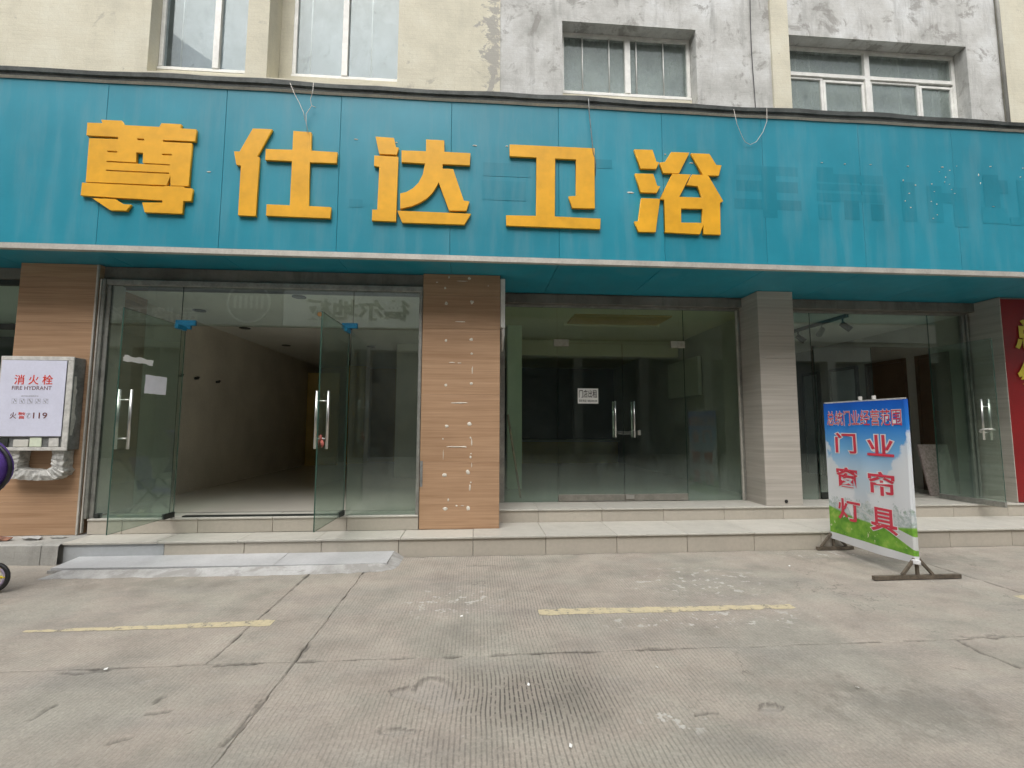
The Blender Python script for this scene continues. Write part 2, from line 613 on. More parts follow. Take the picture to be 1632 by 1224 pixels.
def mat_paint():
    t = NT('worn yellow road paint')
    n = t.noise(14, 8, 0.75)
    n2 = t.noise(70, 4, 0.7)
    c = t.ramp(n, [(0.38, (0.36, 0.33, 0.27)), (0.5, (0.52, 0.45, 0.29)), (0.7, (0.58, 0.51, 0.34))])
    c = t.mix(0.4, c, t.ramp(n2, [(0.3, 0.75), (0.7, 1.15)]), 'MULTIPLY')
    t.color(c).set(0.8, 0, 0.3)
    a = t.math('ADD', n, t.math('MULTIPLY', n2, 0.25))
    al = t.ramp(a, [(0.47, 0.0), (0.56, 1.0)])
    t.l.new(al, t.bsdf.inputs['Alpha'])
    t.bump(n2, 0.3, 0.004)
    return t.m


def mat_banner(y0, z0, z1):
    """printed banner: blue sky with clouds above a green hill, town and path"""
    t = NT('printed banner')
    X, Y, Z = t.xyz()
    v = t.math('DIVIDE', t.math('SUBTRACT', Z, z0), z1 - z0)
    u = t.math('SUBTRACT', y0, Y)
    c = t.ramp(v, [(0.30, (0.62, 0.66, 0.70)), (0.52, (0.50, 0.64, 0.76)), (0.68, (0.16, 0.42, 0.72)), (0.84, (0.02, 0.21, 0.66)), (1.0, (0.01, 0.10, 0.52))])
    cl = t.noise(4.5, 6, 0.55)
    side = t.math('MULTIPLY', t.math('ABSOLUTE', t.math('SUBTRACT', u, 0.48)), 2.0)
    lvl = t.math('ADD', t.math('MULTIPLY', side, 0.42), t.math('MULTIPLY', t.math('SUBTRACT', cl, 0.5), 0.45))
    up = t.math('SUBTRACT', t.math('ADD', lvl, 0.29), v)
    c = t.mix(t.ramp(up, [(0.0, 0.0), (0.03, 0.8), (0.2, 0.95)]), c, (0.74, 0.76, 0.78))
    # distant trees and houses
    tn = t.noise(13, 5, 0.7)
    tl = t.math('ADD', 0.31, t.math('MULTIPLY', t.math('SUBTRACT', tn, 0.5), 0.26))
    tr = t.ramp(t.math('SUBTRACT', tl, v), [(0.0, 0.0), (0.012, 0.75)])
    c = t.mix(tr, c, t.ramp(t.noise(22, 4, 0.7), [(0.35, (0.20, 0.30, 0.20)), (0.5, (0.42, 0.50, 0.50)), (0.6, (0.62, 0.65, 0.64)), (0.7, (0.30, 0.38, 0.26))]))
    # meadow with a pale path on the right
    hill = t.math('SUBTRACT', t.math('ADD', 0.245, t.math('MULTIPLY', t.math('SINE', t.math('MULTIPLY', u, 2.6)), -0.055)), v)
    gr = t.ramp(t.noise(9, 5, 0.6), [(0.3, (0.08, 0.26, 0.03)), (0.55, (0.20, 0.43, 0.05)), (0.75, (0.42, 0.56, 0.12))])
    c = t.mix(t.ramp(hill, [(0.0, 0.0), (0.01, 1.0)]), c, gr)
    pth = t.math('SUBTRACT', t.math('SUBTRACT', 0.255, t.math('MULTIPLY', t.math('SUBTRACT', u, 0.45), 0.16)), v)
    pw = t.math('MULTIPLY', t.math('SUBTRACT', u, 0.42), 0.13)
    pin = t.math('MULTIPLY', t.math('GREATER_THAN', pth, 0.0), t.math('LESS_THAN', pth, pw))
    c = t.mix(pin, c, (0.62, 0.63, 0.62))
    fl = t.ramp(t.noise(24, 2, 0.5), [(0.66, 0.0), (0.70, 0.8)])
    low = t.math('MULTIPLY', t.math('LESS_THAN', v, 0.14), t.math('GREATER_THAN', v, 0.06))
    c = t.mix(t.math('MULTIPLY', fl, low), c, (0.70, 0.70, 0.45))
    # white hem
    c = t.mix(t.math('LESS_THAN', v, 0.048), c, (0.72, 0.73, 0.74))
    t.color(c).set(0.55, 0, 0.3)
    return t.m

# ------------------------------------------------------------------ measured outlines in metres
LETTERS = [
  ('zun', [
     [(-4.146,4.586),(-3.996,4.588),(-4.01,4.626),(-3.808,4.626),(-3.78,4.578),(-3.422,4.577),(-3.402,4.62),(-3.204,4.619),(-3.212,4.571),(-3.047,4.569),(-3.045,4.434),(-3.379,4.434),(-3.377,4.41),(-3.082,4.41),(-3.084,3.931),(-3.267,3.929),(-3.275,4.045),(-3.306,3.931),(-4.112,3.933),(-4.115,4.414),(-3.827,4.419),(-3.829,4.444),(-4.145,4.447)] ,
     [(-4.147,3.922),(-3.337,3.913),(-3.33,3.92),(-3.132,3.921),(-3.133,3.909),(-3.045,3.903),(-3.048,3.766),(-3.128,3.763),(-3.131,3.624),(-3.507,3.626),(-3.536,3.73),(-3.336,3.736),(-3.337,3.762),(-4.15,3.784)] ,
     [(-4.03,3.757),(-3.806,3.755),(-3.724,3.703),(-3.651,3.702),(-3.689,3.636),(-3.849,3.635)] ,
  ], [
     [(-3.639,4.438),(-3.569,4.438),(-3.567,4.417),(-3.637,4.417)] ,
     [(-3.927,4.286),(-3.827,4.286),(-3.826,4.268),(-3.926,4.268)] ,
     [(-3.378,4.279),(-3.276,4.279),(-3.275,4.261),(-3.377,4.26)] ,
     [(-3.928,4.173),(-3.63,4.17),(-3.635,4.282),(-3.567,4.281),(-3.562,4.168),(-3.289,4.164),(-3.288,4.15),(-3.927,4.158)] ,
     [(-3.925,4.075),(-3.291,4.071),(-3.29,4.055),(-3.924,4.06)] ,
  ]),
  ('shi', [
     [(-2.459,4.61),(-2.259,4.611),(-2.401,4.294),(-2.377,4.286),(-2.381,3.627),(-2.562,3.629),(-2.562,4.184),(-2.609,4.191),(-2.64,4.338),(-2.583,4.341)] ,
     [(-2.031,4.604),(-1.843,4.599),(-1.837,4.387),(-1.557,4.382),(-1.559,4.257),(-1.843,4.255),(-1.839,3.757),(-1.603,3.753),(-1.603,3.63),(-2.274,3.635),(-2.273,3.759),(-2.032,3.757),(-2.031,4.26),(-2.312,4.261),(-2.311,4.382),(-2.031,4.387)] ,
  ], [
  ]),
  ('da', [
     [(-1.147,4.583),(-0.95,4.579),(-0.925,4.47),(-0.896,4.469),(-0.912,4.386),(-1.103,4.387)] ,
     [(-1.154,4.363),(-0.897,4.361),(-0.903,3.62),(-1.16,3.621),(-1.159,3.742),(-1.106,3.744),(-1.097,4.238),(-1.155,4.245)] ,
     [(-0.592,4.578),(-0.395,4.578),(-0.393,4.443),(-0.101,4.441),(-0.105,4.3),(-0.406,4.301),(-0.409,4.245),(-0.291,4.246),(-0.168,3.884),(-0.107,3.879),(-0.136,3.77),(-0.327,3.765),(-0.448,4.089),(-0.467,4.043),(-0.511,3.965),(-0.572,3.896),(-0.652,3.841),(-0.74,3.8),(-0.859,3.765),(-0.863,3.939),(-0.797,3.958),(-0.726,4.003),(-0.665,4.072),(-0.622,4.169),(-0.599,4.299),(-0.858,4.303),(-0.859,4.437),(-0.591,4.44)] ,
     [(-0.89,3.741),(-0.09,3.736),(-0.156,3.611),(-0.834,3.61)] ,
  ], [
  ]),
  ('wei', [
     [(0.345,4.567),(1.317,4.568),(1.312,3.852),(1.054,3.849),(1.016,3.981),(1.101,3.991),(1.102,4.426),(0.861,4.427),(0.851,3.739),(1.376,3.733),(1.37,3.612),(0.308,3.617),(0.307,3.733),(0.644,3.738),(0.648,4.429),(0.344,4.43)] ,
  ], [
  ]),
  ('yu', [
     [(1.789,4.578),(2.002,4.583),(2.045,4.44),(2.076,4.437),(2.04,4.355),(1.855,4.353)] ,
     [(1.792,4.287),(2.004,4.292),(2.047,4.15),(2.08,4.146),(2.04,4.068),(1.851,4.066)] ,
     [(1.859,3.994),(2.076,3.996),(2.014,3.6),(1.814,3.597),(1.773,3.717),(1.817,3.719)] ,
     [(2.226,4.567),(2.442,4.57),(2.311,4.313),(2.122,4.309),(2.089,4.433),(2.149,4.443)] ,
     [(2.467,4.565),(2.685,4.566),(2.763,4.435),(2.825,4.433),(2.787,4.305),(2.597,4.306)] ,
     [(2.231,4.302),(2.449,4.304),(2.305,4.029),(2.583,4.029),(2.53,4.168),(2.397,4.175),(2.468,4.305),(2.659,4.304),(2.83,3.998),(2.791,3.977),(2.783,3.595),(2.58,3.595),(2.584,3.712),(2.536,3.592),(2.126,3.601),(2.127,3.989),(2.076,3.992)] ,
  ], [
     [(2.322,3.892),(2.578,3.897),(2.572,3.726),(2.317,3.721)] ,
  ]),
]
SPECKS = [(4.097, 4.546, 0.028, 0.008), (4.391, 4.543, 0.028, 0.008), (4.72, 4.551, 0.024, 0.008), (5.205, 4.552, 0.036, 0.01), (5.13, 4.37, 0.02, 0.018), (5.285, 4.313, 0.018, 0.018), (5.194, 4.206, 0.022, 0.012), (5.134, 4.108, 0.018, 0.016), (5.2, 4.029, 0.022, 0.018), (5.5, 4.339, 0.016, 0.014), (5.524, 4.243, 0.014, 0.01), (5.474, 4.115, 0.016, 0.012), (5.542, 4.084, 0.012, 0.014), (5.537, 3.949, 0.014, 0.014), (5.483, 3.903, 0.024, 0.01), (5.655, 4.561, 0.036, 0.012), (5.752, 4.523, 0.014, 0.012), (5.671, 4.37, 0.012, 0.008), (5.755, 4.279, 0.012, 0.01), (5.79, 4.228, 0.018, 0.012), (6.3, 4.598, 0.03, 0.008), (6.693, 4.479, 0.018, 0.012), (6.738, 4.596, 0.016, 0.012), (5.848, 4.582, 0.01, 0.008), (5.613, 4.5, 0.01, 0.006), (5.688, 4.432, 0.008, 0.016), (5.734, 4.344, 0.008, 0.008), (6.13, 4.48, 0.008, 0.036), (6.145, 4.373, 0.008, 0.032), (6.288, 4.083, 0.048, 0.004)]
GHOST = [(3.025, 4.354, 3.789, 4.469), (3.016, 4.148, 3.779, 4.284), (2.984, 3.932, 3.812, 4.056), (3.331, 3.833, 3.51, 4.456), (4.028, 4.375, 4.234, 4.489), (4.024, 4.306, 4.87, 4.412), (4.018, 4.202, 4.86, 4.283), (4.01, 4.063, 4.876, 4.167), (4.019, 3.835, 4.182, 4.024), (4.346, 3.847, 4.538, 4.084), (4.687, 3.848, 4.855, 4.051), (5.09, 3.851, 5.273, 4.348), (5.426, 3.852, 5.622, 4.316), (5.592, 4.103, 5.797, 4.229), (5.76, 3.806, 5.951, 4.306), (6.181, 3.867, 6.39, 4.491), (6.366, 4.252, 6.508, 4.425), (6.131, 3.866, 6.472, 4.067), (6.5, 3.855, 6.689, 3.956), (6.634, 3.954, 6.739, 4.435)]
GHOST2 = [(0.046, 4.203, 0.58, 4.361), (0.034, 3.923, 0.529, 4.15), (-1.42, 3.779, -1.275, 3.871), (1.343, 4.351, 1.529, 4.459)]
SPECKS2 = [(-1.371, 4.564, 0.048, 0.014), (-0.924, 4.549, 0.034, 0.014), (-0.049, 4.556, 0.054, 0.014), (0.314, 4.566, 0.027, 0.014), (2.166, 4.558, 0.027, 0.014), (2.481, 4.465, 0.048, 0.014), (-2.906, 4.115, 0.041, 0.014), (1.744, 4.074, 0.082, 0.02)]
GLUE = [(-0.35, 3.177, 0.013, 0.016), (-0.106, 3.169, 0.024, 0.021), (-0.187, 3.135, 0.094, 0.005), (-0.396, 3.043, 0.016, 0.019), (-0.494, 3.113, 0.016, 0.008), (-0.379, 2.854, 0.024, 0.027), (-0.072, 2.878, 0.027, 0.03), (-0.209, 2.636, 0.087, 0.007), (-0.377, 2.402, 0.021, 0.024), (-0.076, 2.423, 0.027, 0.024), (-0.07, 2.25, 0.019, 0.019), (-0.303, 2.141, 0.047, 0.008), (-0.212, 2.136, 0.03, 0.007), (-0.06, 2.056, 0.011, 0.054), (-0.369, 1.872, 0.024, 0.021), (-0.07, 1.894, 0.021, 0.024), (-0.21, 1.662, 0.121, 0.011), (0.122, 3.084, 0.008, 0.011), (-0.352, 1.389, 0.027, 0.024), (-0.086, 1.412, 0.03, 0.032), (-0.395, 1.238, 0.012, 0.012), (-0.073, 1.251, 0.013, 0.016), (-0.243, 1.148, 0.134, 0.008), (-0.151, 1.148, 0.051, 0.012), (-0.06, 1.198, 0.008, 0.06), (-0.388, 1.055, 0.005, 0.074), (-0.071, 1.025, 0.016, 0.024), (-0.065, 1.067, 0.013, 0.011), (-0.057, 0.936, 0.007, 0.04), (-0.369, 0.821, 0.03, 0.027), (-0.101, 0.852, 0.03, 0.035), (-0.074, 0.677, 0.012, 0.054), (-0.322, 0.537, 0.013, 0.019), (-0.227, 0.47, 0.016, 0.011), (-0.157, 0.469, 0.024, 0.005), (-0.357, 0.435, 0.035, 0.027), (-0.094, 0.439, 0.027, 0.035), (-0.064, 0.735, 0.013, 0.011)]
CRATERS = [
   [(-0.461, 2.636), (-0.346, 2.678), (-0.325, 2.647), (-0.299, 2.748), (-0.22, 2.769), (-0.117, 2.693), (-0.083, 2.552), (-0.023, 2.497), (-0.079, 2.462), (-0.117, 2.398), (-0.189, 2.419), (-0.246, 2.483), (-0.303, 2.522), (-0.428, 2.577)] ,
   [(-0.449, 2.298), (-0.439, 2.342), (-0.324, 2.316), (-0.231, 2.301), (-0.252, 2.272), (-0.333, 2.254), (-0.409, 2.263)] ,
   [(1.383, 2.315), (1.451, 2.388), (1.529, 2.397), (1.555, 2.354), (1.485, 2.283), (1.409, 2.28)] ,
]
CRACKS = [
   [(3.173, 2.974), (3.145, 2.903), (3.147, 2.86), (3.138, 2.779), (3.158, 2.726), (3.163, 2.663), (3.163, 2.62)] ,
   [(-1.09, 2.606), (-1.079, 2.525), (-1.081, 2.435), (-1.077, 2.329), (-1.105, 2.261)] ,
   [(-2.1, 2.516), (-2.098, 2.573), (-2.088, 2.623)] ,
   [(-1.595, 2.303), (-1.553, 2.33), (-1.535, 2.336)] ,
   [(-1.605, 2.606), (-1.613, 2.643), (-1.593, 2.651)] ,
   [(3.249, 3.009), (3.293, 2.987), (3.386, 2.99), (3.487, 3.011), (3.533, 2.986)] ,
   [(1.079, 2.312), (1.152, 2.331), (1.18, 2.324)] ,
   [(2.786, 2.637), (2.827, 2.615)] ,
   [(-0.088, 4.811), (0.205, 4.805)] ,
   [(-1.513, 2.951), (-1.426, 2.964), (-1.331, 2.962), (-1.245, 2.98)] ,
   [(-2.326, 2.947), (-2.258, 2.931), (-2.209, 2.939), (-2.135, 2.945), (-2.083, 2.95)] ,
   [(-1.571, 2.518), (-1.486, 2.52)] ,
]

# ------------------------------------------------------------------ materials
M = {}
M['concrete'] = mat_concrete()
M['dirt'] = worn('packed dirt', (0.09, 0.08, 0.07), 0.95)
M['cream'] = mat_plaster('cream painted plaster', (0.66, 0.625, 0.50), (0.57, 0.545, 0.44), (0.72, 0.70, 0.58), 0.16, 0.40, (0.63, 0.68), edge=0.2)
M['grey_plaster'] = mat_plaster('weathered grey plaster', (0.57, 0.57, 0.545), (0.40, 0.40, 0.375), (0.72, 0.735, 0.73), 0.62, 0.7, (0.545, 0.615))
M['cement'] = mat_plaster('bare cement', (0.33, 0.325, 0.30), (0.25, 0.245, 0.225), (0.42, 0.41, 0.38), 0.4, 0.4, (0.6, 0.7))
M['lintel'] = mat_plaster('sooty stone lintel', (0.20, 0.195, 0.175), (0.13, 0.125, 0.11), (0.27, 0.26, 0.235), 0.6, 0.4, (0.58, 0.66))
M['teal'] = mat_panel('teal composite panel', (0.012, 0.25, 0.345))
M['teal_ghost'] = mat_panel('unfaded teal', (0.005, 0.217, 0.30))
M['yellow'] = worn('yellow acrylic', (0.83, 0.42, 0.018), 0.42, 0, 0.10, 2.6, 0.4, 11, 0.0)
M['alu'] = worn('dusty aluminium', (0.60, 0.575, 0.52), 0.42, 0.35, 0.12, 5)
M['flash'] = worn('dark flashing sheet', (0.095, 0.105, 0.10), 0.55, 0.3, 0.3, 4)
M['steel'] = worn('brushed stainless steel', (0.62, 0.61, 0.58), 0.28, 0.95, 0.06, 9)
M['dull_steel'] = worn('dull steel frame', (0.36, 0.36, 0.33), 0.45, 0.6, 0.2, 6)
M['dark_metal'] = worn('dark metal', (0.05, 0.055, 0.05), 0.5, 0.5, 0.2, 8)
M['wood'] = mat_wood()
M['stripe'] = mat_stripe_tile()
M['riser'] = mat_tile('beige riser tile', (0.47, 0.43, 0.365), 0.4, 0.3)
M['tread'] = mat_tile('pale tread tile', (0.52, 0.50, 0.445), 0.32, 0.38)
M['grey_tile'] = mat_tile('plain grey tile', (0.42, 0.44, 0.45), 0.4, 0.2)
M['white_tile'] = worn('pale ramp slab', (0.50, 0.505, 0.51), 0.4, 0, 0.1, 2.5)
M['mortar'] = mat_plaster('rough mortar', (0.42, 0.415, 0.40), (0.27, 0.265, 0.245), (0.56, 0.565, 0.56), 0.4, 0.7, (0.50, 0.58))
M['grout'] = worn('dirty grout', (0.12, 0.11, 0.095), 0.95)
M['glass'] = mat_glass('shop glass', dust=0.03, low=(0.40, 0.7, 0.10), n_=1.85)
M['glass_mid'] = mat_glass('dusty shop glass', (0.84, 0.915, 0.87), 0.025, (0.37, 0.6, 0.16), 1.42)
M['glass_up'] = mat_glass('window glass', (0.84, 0.88, 0.90), 0.12, None, 1.5)
M['glass_up_bright'] = mat_glass('brightened window glass', (0.86, 0.89, 0.89), 0.5, None, 1.5)  # dust film raised to brighten these panes in place of reflected daylight
M['glass_edge'] = worn('green glass edge', (0.035, 0.085, 0.065), 0.15, 0, 0.1, 5, 0.6, 30, 0)
M['white_frame'] = worn('white window frame', (0.82, 0.815, 0.77), 0.45, 0, 0.1, 7)
M['white_metal'] = worn('white painted metal', (0.73, 0.73, 0.70), 0.4, 0, 0.1, 9)
M['off_white'] = worn('dirty off-white', (0.62, 0.61, 0.57), 0.6, 0, 0.18, 12)
M['wrap'] = worn('crumpled plastic wrap', (0.55, 0.545, 0.515), 0.35, 0, 0.3, 16, 0.5, 50, 0.5)
M['grey_box'] = worn('grey galvanised sheet', (0.24, 0.25, 0.245), 0.5, 0.3, 0.2, 10)
M['paper'] = worn('white paper', (0.86, 0.86, 0.92), 0.75, 0, 0.04, 12, None, 60, 0.03)
M['paper_warm'] = worn('torn white paper', (0.84, 0.84, 0.81), 0.8, 0, 0.05, 12, None, 60, 0.03)
M['poster'] = worn('white notice sheet', (0.70, 0.715, 0.85), 0.35, 0, 0.04, 5, None, 40, 0)
M['red_print'] = worn('red print', (0.72, 0.06, 0.03), 0.4, 0, 0.05, 9, None, 40, 0)
M['dark_print'] = worn('dark red print', (0.16, 0.045, 0.04), 0.4, 0, 0.05, 9, None, 40, 0)
M['black_print'] = worn('black print', (0.02, 0.02, 0.02), 0.5, 0, 0.05, 9, None, 40, 0)
M['grey_print'] = worn('grey print', (0.33, 0.33, 0.36), 0.5, 0, 0.05, 9, None, 40, 0)
M['banner_red'] = worn('banner red', (0.66, 0.05, 0.085), 0.5, 0, 0.05, 6, None, 40, 0)
M['banner_white'] = worn('banner white', (0.80, 0.80, 0.80), 0.5, 0, 0.03, 6, None, 40, 0)
M['banner'] = mat_banner(5.12, 0.135, 1.655)
M['rust_iron'] = worn('old angle iron', (0.17, 0.14, 0.105), 0.75, 0.3, 0.3, 14)
M['paint'] = mat_paint()
M['glue'] = worn('dried glue', (0.74, 0.69, 0.60), 0.8, 0, 0.12, 30)
M['film'] = worn('blue protective film', (0.015, 0.22, 0.40), 0.4, 0, 0.15, 20)
M['cloth_red'] = worn('faded red rag', (0.50, 0.14, 0.11), 0.9, 0, 0.2, 30)
M['red_wall'] = worn('dark red sign board', (0.25, 0.007, 0.008), 0.4, 0, 0.1, 2)
M['gold'] = worn('yellow sign letters', (0.68, 0.56, 0.05), 0.4, 0, 0.08, 8)
M['int_wall'] = worn('taupe inner wall', (0.70, 0.65, 0.565), 0.7, 0, 0.1, 1.5)
M['int_pale'] = worn('pale inner wall', (0.62, 0.61, 0.55), 0.8, 0, 0.08, 1.5)
M['int_green'] = worn('pale green inner column', (0.70, 0.76, 0.60), 0.7, 0, 0.08, 2)
M['int_brown'] = worn('brown back panelling', (0.55, 0.36, 0.13), 0.6, 0, 0.2, 1.2)
M['int_gold'] = worn('ochre back wall', (0.78, 0.58, 0.20), 0.7, 0, 0.15, 1.5)
M['int_ceil'] = worn('white ceiling', (0.80, 0.79, 0.74), 0.85, 0, 0.06, 1.0)
M['int_floor'] = worn('polished floor tile', (0.66, 0.62, 0.55), 0.13, 0, 0.03, 0.8, 0.5, 3, 0)
M['mid_ceil'] = worn('olive tinted ceiling', (0.62, 0.56, 0.38), 0.85, 0, 0.06, 1.0)
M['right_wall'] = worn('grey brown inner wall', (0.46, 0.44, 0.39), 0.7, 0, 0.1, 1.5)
M['rail_dull'] = worn('dull brown grey rail', (0.27, 0.255, 0.22), 0.5, 0.3, 0.15, 9)
M['fitting'] = worn('beige patch fitting', (0.38, 0.355, 0.29), 0.5, 0.1, 0.15, 20)
M['orange'] = worn('orange sticker', (0.62, 0.33, 0.12), 0.6, 0, 0.1, 30)
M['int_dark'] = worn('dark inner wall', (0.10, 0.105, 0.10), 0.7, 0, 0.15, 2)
M['door_grey'] = worn('grey sample door', (0.62, 0.67, 0.69), 0.45, 0, 0.1, 2)
M['door_brown'] = worn('brown sample door', (0.14, 0.085, 0.055), 0.45, 0, 0.2, 2)
M['black'] = worn('black plastic', (0.02, 0.02, 0.022), 0.5, 0, 0.2, 10)
M['purple'] = worn('purple fabric', (0.11, 0.05, 0.30), 0.85, 0, 0.2, 15)
M['tyre_yellow'] = worn('yellow wheel rim', (0.75, 0.60, 0.03), 0.45, 0, 0.1, 12)
M['lilac'] = worn('lilac plastic', (0.45, 0.38, 0.52), 0.5, 0, 0.1, 12)
M['brick'] = worn('broken brick', (0.30, 0.15, 0.10), 0.9, 0, 0.3, 20)
M['opp_wall'] = mat_plaster('opposite building plaster', (0.42, 0.40, 0.36), (0.33, 0.315, 0.28), (0.5, 0.48, 0.43), 0.3, 0.3)
M['opp_dark'] = worn('dark opening', (0.11, 0.112, 0.115), 0.4, 0, 0.2, 2)
M['opp_sign'] = worn('pale shop sign', (0.88, 0.89, 0.88), 0.5, 0, 0.05, 1)
M['opp_sign_grey'] = worn('grey shop sign', (0.40, 0.41, 0.41), 0.5, 0, 0.05, 1)
M['opp_letter'] = worn('grey green letters', (0.12, 0.17, 0.15), 0.5, 0, 0.05, 3)
M['opp_letter_pale'] = worn('pale letters', (0.85, 0.85, 0.83), 0.5, 0, 0.05, 3)
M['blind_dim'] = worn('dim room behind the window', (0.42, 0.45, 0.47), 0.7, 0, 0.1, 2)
M['board_pink'] = worn('speckled pinkish board', (0.36, 0.29, 0.27), 0.7, 0, 0.25, 30)
M['dusk_glass'] = worn('grey blind', (0.74, 0.76, 0.76), 0.6, 0, 0.1, 2)
M['pole'] = worn('broom pole wood', (0.33, 0.22, 0.15), 0.7, 0, 0.2, 8)

GY, STEP_Y, Z1, Z2, ZS = 0.0, 5.15, 0.205, 0.365, 3.22
YL, YM, YP, YR = 5.55, 6.35, 5.515, 5.88


# ------------------------------------------------------------------ value noise for the ground
def vnoise(x, y, seed=0):
    xi, yi = np.floor(x).astype(np.int64), np.floor(y).astype(np.int64)
    xf, yf = x - xi, y - yi
    xf, yf = xf * xf * (3 - 2 * xf), yf * yf * (3 - 2 * yf)

    def h(a, b):
        n = (a * 374761393 + b * 668265263 + seed * 974634777) & 0x7fffffff
        n = ((n ^ (n >> 13)) * 1274126177) & 0x7fffffff
        return ((n ^ (n >> 16)) & 0xffff) / 65535.0
    return (h(xi, yi) * (1 - xf) + h(xi + 1, yi) * xf) * (1 - yf) + (h(xi, yi + 1) * (1 - xf) + h(xi + 1, yi + 1) * xf) * yf


def fbm(x, y, o=4, seed=0):
    s, a, t = 0.0, 1.0, 0.0
    for i in range(o):
        s = s + a * vnoise(x * 2 ** i, y * 2 ** i, seed + i)
        t += a
        a *= 0.5
    return s / t


def seg_dist(px, py, a, b):
    ax, ay, bx, by = *a, *b
    dx, dy = bx - ax, by - ay
    t = np.clip(((px - ax) * dx + (py - ay) * dy) / (dx * dx + dy * dy + 1e-12), 0, 1)
    return np.hypot(px - ax - t * dx, py - ay - t * dy)


def inside(px, py, poly):
    r = np.zeros(px.shape, bool)
    n = len(poly)
    for i in range(n):
        (x1, y1), (x2, y2) = poly[i], poly[(i + 1) % n]
        if y1 == y2:
            continue
        c = ((y1 > py) != (y2 > py)) & (px < (x2 - x1) * (py - y1) / (y2 - y1) + x1)
        r ^= c
    return r


rb = MB()
rb.poly([(-300, -300, -0.06), (300, -300, -0.06), (300, 300, -0.06), (-300, 300, -0.06)])
road = rb.build('road', M['dirt'])
tag(road, 'cracked grey concrete street with joints in front of the shops', 'street', kind='structure')

GAP = 0.0026


